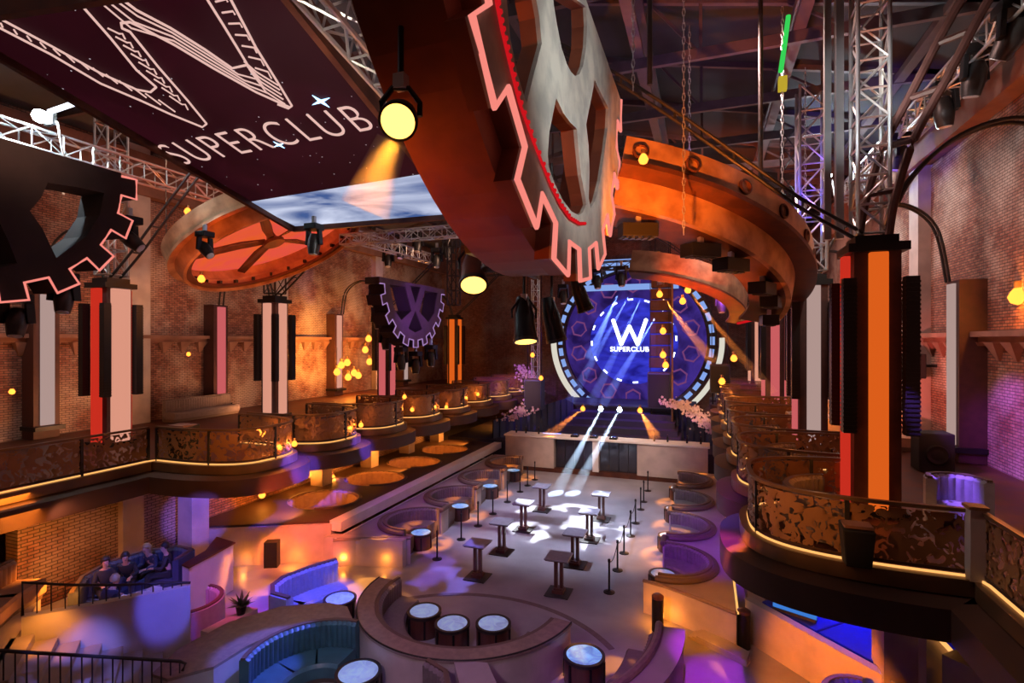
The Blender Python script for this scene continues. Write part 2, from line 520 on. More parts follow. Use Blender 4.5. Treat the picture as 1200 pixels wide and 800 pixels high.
# roof steel: cross purlins and long beams under the roof sheets
for i, y in enumerate((1.5, 5.5, 9.5, 13.5, 17.5, 21.5, 25.5, 29.5, 33.5, 37.5, 41.5)):
    b = MB(); z = 16.45
    b.bar((XL, y, z), (XR, y, z), .16, .34); b.bar((XL, y, EAVES + .1), (XM, y, RIDGE - .1), .16, .3); b.bar((XR, y, EAVES + .1), (XM, y, RIDGE - .1), .16, .3)
    for k in range(1, 8):
        x = XL + (XR - XL) * k / 8; zz = EAVES + (RIDGE - EAVES) * (1 - abs(x - XM) / (XR - XM)) - .1
        b.bar((x, y, z), (x, y, zz), .1); 
        if k < 8: b.bar((x, y, z), (x + (1.6 if x < XM else -1.6), y, EAVES + (RIDGE - EAVES) * (1 - abs(x + (1.6 if x < XM else -1.6) - XM) / (XR - XM)) - .1), .08)
    struct(b.build('ceiling_truss', 'steel_purlin'))
for x in (-20.5, -15.5, -11.0, -6.6, -2.0, 2.6, 6.2):
    zz = EAVES + (RIDGE - EAVES) * (1 - abs(x - XM) / (XR - XM)) - .3
    struct(MB().bar((x, YB, zz), (x, YF, zz), .3, .22).build('ceiling_beam', 'steel_purlin'))
for x in (-2.0, 2.6):
    struct(MB().bar((x, YB, 16.7), (x, YF, 16.7), .34, .16).build('ceiling_beam', 'steel_purlin'))
# wall heads, mid ledges with hanging corbels, pilasters
for sgn, x, tagn in ((1, XL, 'trim_1'), (-1, XR, 'trim_2')):
    b = MB(); b.box((x + sgn * .22, 21, 7.72), (.44, 52, .16)); b.box((x + sgn * .12, 21, 7.56), (.24, 52, .2))
    y = YB + .4
    while y < YF:
        b.add([(x, y - .28, 7.48), (x + sgn * .3, y - .28, 7.48), (x + sgn * .3, y + .28, 7.48), (x, y + .28, 7.48), (x, y - .05, 6.95), (x + sgn * .05, y - .05, 6.95), (x + sgn * .05, y + .05, 6.95), (x, y + .05, 6.95)],
              [(0, 1, 2, 3), (7, 6, 5, 4), (0, 4, 5, 1), (1, 5, 6, 2), (2, 6, 7, 3), (3, 7, 4, 0)])
        y += .95
    struct(b.build(tagn, 'beam_plaster'), 'ledge with tapering corbels along the %s brick wall' % ('left' if sgn > 0 else 'right'))
    struct(MB().box((x + sgn * .28, 21, 15.1), (.56, 52, 1.9)).build('trim_3' if sgn > 0 else 'trim_4', 'beam_plaster'), 'plastered beam along the head of the %s brick wall' % ('left' if sgn > 0 else 'right'))
for x, sgn, ys in ((XL, 1, (5.5, 9.2, 16.8, 25.4, 35.6)), (XR, -1, (9, 14.9, 24.6, 33.5))):
    for i, y in enumerate(ys):
        struct(MB().box((x + sgn * .2, y, 8.2), (.4, .95, 16.4)).build('wall_pilaster', 'plaster'), 'plain plastered pilaster, %d from the camera on the %s brick wall' % (i + 1, 'left' if sgn > 0 else 'right'))

# ------------------------------------------------------------------ balconies
BZ = 3.78


def bulge(xin, xout, yc, a, n=3.0, m=36):
    out = []
    for i in range(m + 1):
        t = pi * i / m
        c, s = -cos(t), sin(t)
        out.append((xin + (xout - xin) * abs(s) ** (2 / n), yc + a * (1 if c > 0 else -1) * abs(c) ** (2 / n)))
    return out


L_IN, L_OUT, R_IN, R_OUT = -16.1, -12.75, 3.95, .75
LB = [(13.3 + 3.5 * k, 1.68) for k in range(9)]
RB = [(12.1, 1.87)] + [(15.9 + 3.5 * k, 1.68) for k in range(8)]


def balcony_edge(xin, xout, bs):
    path = [(xin, YB)]
    y = YB
    while y < bs[0][0] - bs[0][1] - .5:
        y += .5; path.append((xin, min(y, bs[0][0] - bs[0][1] - .02)))
    for yc, a in bs: path += bulge(xin, xout, yc, a)
    path.append((xin, YF))
    return path


for side, xin, xout, bs, xw, lab in (('left', L_IN, L_OUT, LB, XL, 'deep balcony with a scalloped bronze front and a lit edge'), ('right', R_IN, R_OUT, RB, XR, 'balcony with a scalloped bronze front beside the big lit column')):
    e = balcony_edge(xin, xout, bs)
    root = thing('balcony', lab, 'balcony', (xw, 20, 2.7), kind='structure')
    b = MB(); b.prism(e + [(xw, YF), (xw, YB)], 3.45, BZ - .02); b.build('floor_slab', 'copper_dark', root)
    sg = -1 if side == 'left' else 1          # outward offset: left of travel is -x for a path going +y
    prof = [(0, 2.94), (sg * -.05, 2.98), (sg * -.09, 3.1), (sg * -.07, 3.42), (sg * -.02, 3.5), (sg * .0, 3.5), (sg * .45, 3.44), (sg * .45, 2.94)]
    MB().sweep(e, prof).build('fascia', 'bronze_fascia', root, smooth=True)
    MB().sweep(e, [(sg * .06, 3.52), (sg * -.12, 3.52), (sg * -.10, BZ), (sg * .06, BZ)]).build('edge_lip', 'bronze_lip', root)
    MB().sweep(e, [(sg * -.09, BZ + .0), (sg * -.12, BZ + .0), (sg * -.12, BZ + .035), (sg * -.09, BZ + .035)]).build('edge_light', 'led_warm', root, label='thin warm light strip along the balcony edge')


def railing(path, label, group, posts=5, name='balcony_railing'):
    zb, h = BZ, 1.08
    mid = path[len(path) // 2]
    root = thing(name, label, 'railing', (mid[0], mid[1], zb), group)
    P = resample(path, .12); n = len(P)
    ids = [round(i * (n - 1) / (posts - 1)) for i in range(posts)]
    for i0, i1 in zip(ids, ids[1:]):
        if i1 - i0 > 1:
            MB().sweep(P[i0:i1 + 1], [(-.012, zb + .1), (.012, zb + .1), (.012, zb + h - .1), (-.012, zb + h - .1)]).build('scrollwork_panel', 'scrollwork', root)
    MB().sweep(P, [(-.045, zb + h - .06), (.045, zb + h - .06), (.045, zb + h), (-.045, zb + h)]).build('handrail', 'bronze_lip', root)
    MB().sweep(P, [(-.025, zb + .06), (.025, zb + .06), (.025, zb + .11), (-.025, zb + .11)]).build('bottom_rail', 'bronze_fascia', root)
    for i in ids:
        MB().box((P[i][0], P[i][1], zb + (h - .06) / 2 + .0), (.07, .07, h - .06)).build('post', 'dark_steel', root)
    return root


def inset(path, d, sg):
    out = []
    for i in range(len(path)):
        a = Vector(path[max(0, i - 1)]); c = Vector(path[min(len(path) - 1, i + 1)]); t = (c - a).normalized()
        out.append((path[i][0] - t.y * d * sg, path[i][1] + t.x * d * sg))
    return out


ORD = ['first', 'second', 'third', 'fourth', 'fifth', 'sixth', 'seventh', 'eighth', 'ninth', 'tenth', 'eleventh', 'twelfth']
railing([(L_IN - .12, y) for y in (2.0, 4, 6, 8, 10, 11.55)], 'straight scrollwork railing on the left balcony, before its first scallop', 'balcony railings', 6)
for i, (yc, a) in enumerate(LB):
    railing(inset(bulge(L_IN, L_OUT, yc, a), .12, 1), 'curved scrollwork railing round the %s scallop of the left balcony' % ORD[i], 'balcony railings', 5 if i < 6 else 3)
railing([(R_IN + .12, y) for y in (3.2, 5, 7, 9, 10.2)], 'straight scrollwork railing at the right balcony end nearest the camera', 'balcony railings', 5)
t = thing('corner_post', 'broad pale post at the inner corner of the right balcony railing', 'post', (R_IN + .02, 10.24, BZ))
MB().box((R_IN + .02, 10.24, BZ + .56), (.2, .2, 1.12)).build('shaft', 'plaster', t)
MB().box((R_IN + .02, 10.24, BZ + 1.14), (.26, .26, .05)).build('cap', 'bronze_lip', t)
for i, (yc, a) in enumerate(RB):
    railing(inset(bulge(R_IN, R_OUT, yc, a), .12, -1), 'curved scrollwork railing round the %s scallop of the right balcony' % ORD[i], 'balcony railings', 6 if i == 0 else (5 if i < 4 else 3))

# square piers that carry the balconies
for x, ys in ((-15.6, (12.6, 18.7, 22.2, 25.7, 29.2)), (3.72, (12.9, 17.6, 21, 25, 29))):
    for i, y in enumerate(ys):
        struct(MB().box((x, y, 1.4), (.62, .62, 2.8)).build('pillar', 'plaster'))

# ------------------------------------------------------------------ lit columns on the balconies


def column(loc, label, tubes, group, front=1, scale=1.0):
    """square dark column with a lit tube panel on each face and perforated battens on its corners"""
    x, y = loc; zb, zt = BZ, 9.42
    root = thing('light_column', label, 'column', (x, y, zb), group)
    core = MB(); core.box((x, y, (zb + zt) / 2), (.86, .86, zt - zb)); core.build('core', 'rust_steel', root)
    MB().box((x, y, zt + .09), (1.12, 1.12, .18)).box((x, y, zt + .26), (.8, .8, .2)).build('cap', 'black_metal', root)
    MB().box((x, y, zb + .06), (1.1, 1.1, .12)).build('base', 'black_metal', root)
    for (dx, dy, mt, w) in tubes:
        b = MB()
        if dx: b.box((x + dx * .5, y, (zb + zt) / 2 + .05), (.16, w, zt - zb - .15))
        else: b.box((x, y + dy * .5, (zb + zt) / 2 + .05), (w, .16, zt - zb - .15))
        b.build('light_panel', mt, root, bevel=.02)
    for sx in (-1, 1):
        for sy in (-1, 1):
            b = MB(); b.box((x + sx * .56, y + sy * .56, 7.2), (.24, .24, 3.3))
            for k in range(34):
                b.box((x + sx * .56, y + sy * .56, 5.6 + k * .095), (.262, .262, .045))
            b.build('perforated_batten', 'black_metal', root)
    return root


T = lambda m, w=.46: [(-1, 0, m, w), (0, -1, m, w), (1, 0, m, w), (0, 1, m, w)]
CR, CL = 3.46, -20.3
column((CR, 13.7), 'dark column with a glowing orange panel, nearest one on the right balcony', [(-1, 0, 'tube_red', .26), (0, -1, 'tube_orange', .34), (0, 1, 'tube_rose', .46)], 'lit columns of the right balcony')
column((CR, 20.8), 'dark column with a pale whitish light panel, second on the right balcony', [(-1, 0, 'tube_rose', .3), (0, -1, 'tube_cool', .40), (0, 1, 'tube_rose', .46)], 'lit columns of the right balcony')
column((CR - .1, 30.4), 'dark column with a pink light panel, third on the right balcony', T('tube_rose', .4), 'lit columns of the right balcony')
column((CR - .1, 39.5), 'dark column with a peach light panel, farthest on the right balcony', T('tube_pale', .4), 'lit columns of the right balcony')
column((CL, 13.1), 'dark column with red and orange light panels, nearest on the left balcony', [(1, 0, 'tube_pale', .62), (0, -1, 'tube_red', .4), (-1, 0, 'tube_red', .5), (0, 1, 'tube_red', .5)], 'lit columns of the left balcony')
column((CL, 20.9), 'dark column with two peach light panels, second on the left balcony', [(1, 0, 'tube_pale', .42), (0, -1, 'tube_pale', .42), (-1, 0, 'tube_pale', .5), (0, 1, 'tube_pale', .5)], 'lit columns of the left balcony')
column((CL, 30.8), 'dark column with two pink light panels, third on the left balcony', T('tube_rose', .42), 'lit columns of the left balcony')
column((CL, 41.2), 'dark column with bright orange panels, farthest on the left balcony', T('tube_orange', .42), 'lit columns of the left balcony')


def wall_light(x, sgn, y, label, mt, z0=4.3, z1=9.3, group='light strips on the side walls'):
    root = thing('wall_light', label, 'wall light', (x, y, z0), group)
    MB().box((x + sgn * .35, y, (BZ + z1) / 2 + .05), (.7, .86, z1 - BZ + .1)).build('housing', 'rust_steel', root)
    MB().box((x + sgn * .74, y, (z0 + z1) / 2), (.1, .44, z1 - z0)).build('light_panel', mt, root)
    MB().box((x + sgn * .45, y, z0 - .12), (1.0, 1.0, .16)).build('bracket', 'black_metal', root)
    return root


for y, mt, lab in ((13.0, 'tube_cool', 'tall pale light strip on the left brick wall, by the dark gear'), (20.8, 'tube_rose', 'tall pinkish light strip on the left brick wall, below the copper ring'),
                   (30.3, 'tube_pale', 'tall peach light strip on the left brick wall, beside the bulb cluster'), (39.0, 'tube_cool', 'tall pale light strip on the left brick wall, farthest from the camera')):
    wall_light(XL, 1, y, lab, mt)
wall_light(XR, -1, 20.3, 'tall lilac light strip on the right brick wall, where a steel arch lands', 'tube_cool')
wall_light(XR, -1, 29.5, 'tall light strip on the right brick wall, behind the lit columns', 'tube_pale')
# ------------------------------------------------------------------ standing tables and barrier posts
def standing_table(loc):
    root = thing('standing_table', '-', 'table', loc, 'standing tables on the dance floor')
    x, y, _ = loc
    MB().box((x, y, 1.10), (.72, .72, .05)).build('table_top', 'table_top_dark', root, bevel=.012)
    b = MB(); b.box((x, y, 1.065), (.66, .66, .03)); b.build('top_frame', 'drum_wood', root)
    for s in (-1, 1): MB().box((x + s * .085, y, .56), (.1, .1, 1.02)).build('column', 'drum_wood', root)
    fp = MB().box((x, y, .03), (.72, .72, .03)).build('foot_plate', 'dark_steel', root, bevel=.01)
    b = MB(); b.box((x, y, .09), (.34, .34, .1)).box((x, y, .16), (.26, .26, .05)); b.build('plinth', 'drum_wood', root)
    for sx in (-1, 1):
        for sy in (-1, 1):
            MB().lathe([(.03, 0), (.03, .02)], (x + sx * .3, y + sy * .3, 0), 8).build('foot', 'black_metal', fp)
    return root


proto = None
TN = ['nearest the camera', 'second from the camera', 'third from the camera', 'farthest from the camera']
for row, x, ys in (('left', -6.78, (15.42, 17.55, 19.93, 22.5)), ('right', -4.09, (15.29, 17.4, 19.75, 22.2))):
    for i, y in enumerate(ys):
        lab = 'square standing table, %s in the %s row on the dance floor' % (TN[i], row)
        if proto is None: proto = standing_table((x, y, 0)); proto['label'] = lab
        else: dup(proto, (x, y, 0), label=lab)


def barrier(loc):
    x, y, _ = loc
    root = thing('barrier_post', '-', 'barrier post', loc, 'barrier posts round the dance floor')
    MB().lathe([(.17, 0), (.17, .02), (.06, .045), (.04, .06)], (x, y, 0), 20).build('base', 'black_metal', root, smooth=True)
    MB().lathe([(.03, .05), (.03, .96)], (x, y, 0), 12).build('pole', 'black_metal', root, smooth=True)
    MB().lathe([(.04, .9), (.04, .985), (.02, 1.0)], (x, y, 0), 12).build('cassette', 'black_matte', root, smooth=True)
    return root


proto = None
LY = (16.25, 18.17, 19.75, 21.35, 23.15, 24.95, 26.15, 27.4)
RY = (15.87, 17.48, 18.97, 20.73, 22.27, 24.15, 25.37, 27.3)
for row, x, ys in (('left', -8.67, LY), ('right', -2.69, RY)):
    for i, y in enumerate(ys):
        lab = 'black barrier post, %s from the camera in the %s row beside the standing tables' % (ORD[i], row)
        if proto is None: proto = barrier((x, y, 0)); proto['label'] = lab
        else: dup(proto, (x, y, 0), label=lab)
for i, (a, c) in enumerate(zip(RY[:4], RY[1:5])):
    tag(MB().tube([(-2.69, a + (c - a) * t / 8, .93 - .22 * (1 - (t / 4 - 1) ** 2)) for t in range(9)], .014, 5).build('barrier_rope', 'black_matte'),
        'thin black rope slung from the %s to the %s barrier post of the right row' % (ORD[i], ORD[i + 1]), 'rope', 'barrier ropes')

# curved inlay line where the dance floor starts
struct(MB().sweep(arc((-5.4, 10.2), 4.35, 40, 140, 40), [(0, .002), (.16, .002), (.16, .008), (0, .008)]).build('floor_line', 'fabric_taupe'), 'dark curved seam across the polished floor')


# ------------------------------------------------------------------ upholstery
def sofa(name, label, path, fabric, z=0., back=.95, depth=.8, seat_h=.45, group=None, cushions=3, rib=.13, wrap=True, seat_mat=None, cat='sofa', back_t=.16):
    """channel-tufted bench whose back follows path; the seat lies to the left of the path."""
    P = resample(path, rib / 4); n = len(P)
    mid = P[n // 2]
    root = thing(name, label, cat, (mid[0], mid[1], z), group)
    tuft = lambda i: .035 * abs(sin(pi * i / 4))
    zs = z + seat_h - .06
    bk = MB().sweep(P, [(0, z + .02), (back_t, zs), (back_t + .01, z + back - .06), (back_t * .6, z + back), (0, z + back - .02)], mod=tuft).build('backrest', fabric, root, smooth=True)
    Q = resample(path, .1); m = len(Q)
    for k in range(cushions):
        i0, i1 = round(k * (m - 1) / cushions), round((k + 1) * (m - 1) / cushions)
        seg = Q[i0:i1 + 1]
        if len(seg) < 2: continue
        # small gaps between cushions
        MB().sweep(seg, [(back_t * .9, z + .14), (depth - .02, z + .14), (depth, z + seat_h - .07), (depth - .05, z + seat_h), (back_t * .9, z + seat_h)]).build('seat_cushion', seat_mat or fabric, root, smooth=True)
    MB().sweep(Q, [(.04, z), (depth - .1, z), (depth - .1, z + .15), (.04, z + .15)]).build('plinth', 'piping', root)
    MB().sweep(P, [(back_t * .2, z + back - .03), (back_t * .75, z + back - .03), (back_t * .75, z + back + .03), (back_t * .2, z + back + .03)]).build('piping', 'piping', bk, smooth=True)
    return root


def drum(loc, r, h, label, group, top='sky_glass', z=0):
    x, y = loc
    root = thing('drum_table', label, 'table', (x, y, z), group)
    br = MB().lathe([(r * .94, z), (r, z + .04), (r, z + h - .03)], (x, y, 0), 32).build('barrel', 'drum_wood', root, smooth=True)
    MB().lathe([(r + .012, z + h - .06), (r + .02, z + h - .06), (r + .02, z + h + .01), (r - .05, z + h + .01), (r - .05, z + h - .03)], (x, y, 0), 32).build('rim', 'dark_steel', root, smooth=True)
    MB().lathe([(r - .05, z + h - .02), (r - .05, z + h)], (x, y, 0), 32).build('top', top, root, smooth=False)
    for k in range(6):
        a = k * pi / 3
        MB().box((x + cos(a) * (r + .004), y + sin(a) * (r + .004), z + h * .48), (.05, .05, h * .8), a).build('stave_strap', 'black_metal', br)
    return root


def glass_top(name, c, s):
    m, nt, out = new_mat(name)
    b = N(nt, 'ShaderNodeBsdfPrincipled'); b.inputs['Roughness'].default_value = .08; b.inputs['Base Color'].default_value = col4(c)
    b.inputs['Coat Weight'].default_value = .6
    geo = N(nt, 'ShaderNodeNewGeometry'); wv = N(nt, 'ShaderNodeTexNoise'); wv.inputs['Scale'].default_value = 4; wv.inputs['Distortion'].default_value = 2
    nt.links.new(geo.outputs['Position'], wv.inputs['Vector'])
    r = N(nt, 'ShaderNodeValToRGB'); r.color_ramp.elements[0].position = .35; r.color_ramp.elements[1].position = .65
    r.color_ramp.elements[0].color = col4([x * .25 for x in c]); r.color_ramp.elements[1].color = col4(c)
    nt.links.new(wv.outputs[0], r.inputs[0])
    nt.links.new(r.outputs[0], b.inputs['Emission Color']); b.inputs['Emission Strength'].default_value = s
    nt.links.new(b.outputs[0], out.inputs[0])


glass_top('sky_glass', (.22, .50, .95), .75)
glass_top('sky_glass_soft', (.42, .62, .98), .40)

# ------------------------------------------------------------------ scalloped booth terraces beside the dance floor
TZ = .84


def mx(p): return (-10.9 - p[0], p[1])


def terrace(side, y0):
    """raised counter with round bays; built on the right, mirrored about the hall axis for the left."""
    bays = [y0 + 3.3 * k for k in range(4)]
    f = (lambda p: p) if side == 'right' else mx
    front = [(-1.6, y0 - 1.45), (-1.0, y0 - 1.62), (-.2, y0 - 2.0), (.72, y0 - 2.5)]
    out = [(.72, bays[-1] + 2.0), (-.95, bays[-1] + 2.0)]
    snake = []
    for yc in reversed(bays):
        snake += [(-1.05 + 1.36 * cos(a), yc + 1.36 * sin(a)) for a in [radians(100 - 200 * i / 28) for i in range(29)]]
    poly = front + out + snake
    root = thing('booth_terrace', 'long raised booth counter with four round bays along the %s edge of the dance floor' % side, 'booth counter', (f((.7, y0))[0], y0, 0))
    b = MB(); b.prism([f(p) for p in poly], 0, TZ); b.build('body', 'plaster', root)
    MB().prism([f(p) for p in poly], TZ, TZ + .03).build('counter_top', 'terrace_top', root)
    # padded lip that follows the snake
    lip = [f(p) for p in (front[:3][::-1] + [])] if False else [f(p) for p in snake]
    MB().tube([(p[0], p[1], TZ + .11) for p in lip], .09, 8).build('padded_lip', 'piping', root, smooth=True)
    MB().tube([(p[0], p[1], TZ + .05) for p in [f(q) for q in front]], .05, 8).build('front_lip', 'wood_rim', root, smooth=True)
    b = MB()
    b.bar((f((.76, 0))[0], y0 - 2.4, TZ + .02), (f((.76, 0))[0], bays[-1] + 1.8, TZ + .02), .05, .06)
    b.build('edge_light' if side == 'right' else 'edge_rail', 'led_warm' if side == 'right' else 'white_plaster', root)
    for i, yc in enumerate(bays):
        pth = [(-1.05 + 1.30 * cos(radians(a)), yc + 1.30 * sin(radians(a))) for a in range(-98, 99, 4)]
        pth = [f(p) for p in pth]
        if side == 'left': pth = pth[::-1]
        sofa('booth_sofa', 'curved tufted sofa in the %s bay from the camera, %s of the dance floor' % (ORD[i], side), pth, 'fabric_taupe', 0, 1.04, .86, seat_h=.6, group='sofas in the round bays', cushions=3)
        c = f((-1.18, yc - .02))
        drum(c, .4, .55, 'round drum table in front of the %s bay sofa, %s side of the dance floor' % (ORD[i], side), 'drum tables by the bay sofas', 'sky_glass' if (side == 'left' or i > 2) else 'sky_glass_soft')
    return root


terrace('right', 16.45)
terrace('left', 17.0)

# ------------------------------------------------------------------ upper left terrace with tub booths, behind the sloping white wall
UZ = .3
root = thing('side_terrace', 'raised side terrace under the left balcony, behind the pale parapet', 'terrace', (-18, 22, 0), kind='structure')
fr = [(-16.34, 12.75), (-15.9, 12.9), (-12.05, 14.9), (-12.05, 30), (-16.34, 30)]
MB().prism(fr, 0, UZ).build('body', 'plaster', root)
MB().prism([(-16.34, 12.85), (-15.9, 13.02), (-12.1, 15.0), (-12.1, 29.9), (-16.34, 29.9)], UZ, UZ + .02).build('deck', 'counter_brown', root)
MB().bar((-11.85, 14.9, 1.2), (-11.85, 30, 1.2), .46, .34).build('parapet', 'white_plaster', root)
MB().prism([(-15.9, 12.85), (-12.0, 14.85), (-12.0, 15.05), (-15.9, 13.05)], 0, 1.26).build('front_parapet', 'plaster', root)
holes_ = [[(-14.0 + 1.44 * cos(radians(a)), 17.0 + 3.4 * i + 1.32 * sin(radians(a))) for a in range(0, 360, 9)] for i in range(4)]
sheet('counter_top', [[(-16.34, 12.9), (-15.9, 13.0), (-12.1, 14.95), (-12.1, 30), (-16.34, 30)]] + holes_, .07, Matrix.Translation((0, 0, 1.29)), 'counter_brown', root)
MB().prism([(-12.1, 14.6), (-9.4, 15.2), (-9.4, 15.45), (-12.1, 14.98)], 0, .9).build('front_wall', 'plaster', root)
MB().box((-13.6, 13.9, .42), (.42, .42, .84), .45).build('stub_post', 'black_metal', root)
for i in range(4):
    yc = 17.0 + 3.4 * i
    c = (-14.0, yc)
    pth = [(c[0] + 1.45 * cos(radians(a)), c[1] + 1.3 * sin(radians(a))) for a in range(-70, 221, 6)]
    sofa('tub_booth', 'round tub booth with a glowing tan lining, %s along the raised left terrace' % ORD[i], pth, 'fabric_tan', UZ, 1.03, .62, group='tub booths on the left terrace', cushions=3, rib=.3)
    t = thing('low_table', 'low round table inside the %s tub booth of the left terrace' % ORD[i], 'table', (c[0] - .1, yc, UZ), 'low tables in the tub booths')
    MB().lathe([(.5, UZ + .5), (.5, UZ + .54)], (c[0] - .1, yc, 0), 24).build('top', 'table_top_dark', t)
    MB().lathe([(.25, UZ), (.06, UZ + .04), (.06, UZ + .5)], (c[0] - .1, yc, 0), 16).build('pedestal', 'black_metal', t, smooth=True)

# ------------------------------------------------------------------ round banquette in the foreground
BC = (-5.7, 12.45)
root = thing('ring_wall', 'low curved wall with a wooden rim round the three foreground drum tables', 'wall', (BC[0], BC[1], 0))
w = arc(BC, 2.78, 178, 352, 60)
MB().sweep(w, [(0, 0), (.36, 0), (.36, .9), (0, .9)]).build('body', 'plaster', root)
MB().sweep(w, [(-.04, .9), (.40, .9), (.40, .96), (-.04, .96)]).build('rim', 'wood_rim', root)
MB().tube([(p[0], p[1], .955) for p in arc(BC, 2.80, 178, 352, 60)], .022, 6).build('rim_edge', 'black_metal', root, smooth=True)
sofa('ring_banquette', 'curved taupe banquette inside the low wooden-rimmed wall in the foreground', arc(BC, 2.40, 172, 352, 80), 'fabric_taupe', 0, .92, .78, cushions=6)
for (x, y), lab in zip(((-6.8, 12.05), (-5.85, 11.75), (-4.9, 12.1)), ('left', 'middle', 'right')):
    drum((x, y), .42, .56, 'round drum table with a pale glass top, %s of the three inside the ring banquette' % lab, 'drum tables in the ring banquette', 'sky_glass_soft' if lab != 'middle' else 'sky_glass_soft')
drum((-2.5, 11.5), .44, .6, 'round drum table with a bright blue top, alone between two curved foreground walls', None, 'sky_glass')
drum((-6.85, 9.35), .46, .55, 'round table with a pale green-white top beside the teal sofa at the picture bottom', None, 'sky_glass_soft')
drum((-9.35, 11.95), .42, .5, 'round glass table beside the blue-lit sofa', None, 'sky_glass_soft')

# outer ring segment on the right
root = thing('curved_partition', 'curved purple-topped partition with a padded edge, right of the foreground drum tables', 'partition', (-1.0, 11.2, 0))
w = arc((-5.4, 12.34), 4.95, -33, 4, 30)
MB().sweep(w, [(0, 0), (.5, 0), (.5, .9), (0, .9)]).build('body', 'plaster', root)
MB().sweep(w, [(-.03, .9), (.5, .9), (.5, .94), (-.03, .94)]).build('top', 'terrace_top', root)
MB().tube([(p[0], p[1], .97) for p in arc((-5.4, 12.34), 4.42, -33, 4, 30)], .09, 8).build('padded_edge', 'wood_rim', root, smooth=True)
sofa('partition_bench', 'curved dark bench inside the purple-topped partition at the picture bottom', arc((-5.4, 12.34), 4.4, -33, 0, 40), 'fabric_taupe', 0, .9, .7, cushions=3)

# radial partition under the ring wall with the dark sofa at the bottom edge
root = thing('radial_partition', 'purple-topped partition running down from the ring wall, bottom centre', 'partition', (-4.1, 9.0, 0))
MB().prism([(-4.85, 9.85), (-4.2, 9.98), (-2.9, 8.3), (-3.5, 7.9)], 0, .9).build('body', 'plaster', root)
MB().prism([(-4.87, 9.84), (-4.18, 9.99), (-2.86, 8.3), (-3.5, 7.86)], .9, .94).build('top', 'terrace_top', root)
sofa('bottom_sofa', 'dark tufted sofa against the purple-topped partition, bottom centre', [(-3.7, 7.8), (-4.75, 9.4), (-5.3, 9.62)], 'fabric_taupe', 0, 1.0, .8, cushions=2)

# left foreground: terrace lip, teal and blue sofas
root = thing('sofa_platform', 'low wooden-topped wall that curves between the teal sofa and the blue-lit sofa', 'wall', (-9.4, 10.6, 0))
pl = [(-8.35, 10.95), (-8.9, 10.95), (-9.9, 10.4), (-10.5, 9.4), (-10.6, 8.2), (-10.3, 7.4), (-9.85, 7.4), (-9.35, 8.0), (-9.3, 8.8), (-9.0, 9.7), (-8.5, 10.3), (-7.85, 10.5)]
MB().prism(pl, 0, .86).build('body', 'plaster', root)
MB().prism(pl, .86, .92).build('top', 'wood_rim', root)
sofa('teal_sofa', 'curved dark teal leather sofa, lower left foreground', [(-7.55, 10.35)] + arc((-7.55, 8.85), 1.5, 95, 205, 40), 'leather_teal', 0, 1.02, .85, cushions=3)
sofa('blue_sofa', 'tufted sofa under strong blue light, left of the ring banquette', [(-10.35, 13.0), (-10.7, 12.3), (-10.95, 11.5), (-10.85, 10.95), (-10.45, 10.55), (-9.85, 10.5)], 'fabric_blue', 0, 1.05, .85, cushions=3, back_t=.2)

# ------------------------------------------------------------------ right: second terrace under the balcony
root = thing('side_booth_wall', 'low wall with an orange-lit front under the right balcony', 'wall', (2.5, 13.5, 0))
MB().prism([(.95, 14.5), (5.2, 10.0), (5.32, 10.12), (1.06, 14.64)], 0, 1.02).build('body', 'plaster', root)
MB().prism([(.93, 14.49), (5.2, 9.96), (5.33, 10.13), (1.07, 14.66)], 1.02, 1.05).build('top', 'plaster', root)
MB().prism([(1.12, 14.75), (5.4, 10.2), (8.0, 10.2), (8.0, 28.5), (1.12, 28.5)], 0, .45).build('deck', 'terrace_top', root)
t = thing('booth_daybed', 'wide deep blue upholstered ledge behind the orange wall under the right balcony', 'daybed', (2.8, 13.4, .45))
MB().prism([(1.3, 14.62), (5.5, 10.2), (6.6, 11.2), (2.6, 15.9), (1.6, 15.6)], .45, .8).build('base', 'piping', t)
for k in range(4):
    f0, f1 = k / 4 + .004, (k + 1) / 4 - .004
    a0, a1, b0, b1 = [Vector(p).lerp(Vector(q), f) for p, q, f in (((1.32, 14.62), (5.5, 10.22), f0), ((1.32, 14.62), (5.5, 10.22), f1), ((2.6, 15.88), (6.58, 11.2), f0), ((2.6, 15.88), (6.58, 11.2), f1))]
    MB().prism([tuple(a0), tuple(a1), tuple(b1), tuple(b0)], .8, 1.0).build('seat_cushion', 'velvet_blue', t, bevel=.03)
MB().bar((2.72, 16.0, 1.2), (6.7, 11.3, 1.2), .2, .9).build('backrest', 'velvet_blue', t, bevel=.04)
sofa('corner_armchair', 'deep blue curved seat at the lower right edge', arc((2.75, 11.35), .7, 80, 250, 30), 'velvet_blue', 0, .95, .5, cushions=2)
for i, (x, y) in enumerate(((3.1, 19.5), (3.1, 23.0), (3.1, 26.4))):
    sofa('under_balcony_sofa', 'small curved sofa under the right balcony, %s from the camera' % ORD[i], arc((x, y), 1.2, -80, 80, 30), 'fabric_taupe', .45, .9, .65, cushions=3, group='sofas under the right balcony')
for i, y in enumerate((17.6, 19.2, 21.0, 23.4)):
    t = thing('bollard', 'short dark bollard with a warm light, %s along the passage beside the right counter' % ORD[i], 'bollard', (1.5, y, .45), 'bollards in the side passage')
    MB().lathe([(.1, .45), (.1, 1.1), (.08, 1.12)], (1.5, y, 0), 16).build('post', 'black_metal', t, smooth=True)
    MB().lathe([(.085, 1.12), (.085, 1.2), (.05, 1.22)], (1.5, y, 0), 16).build('lens', 'lamp_orange', t, smooth=True)
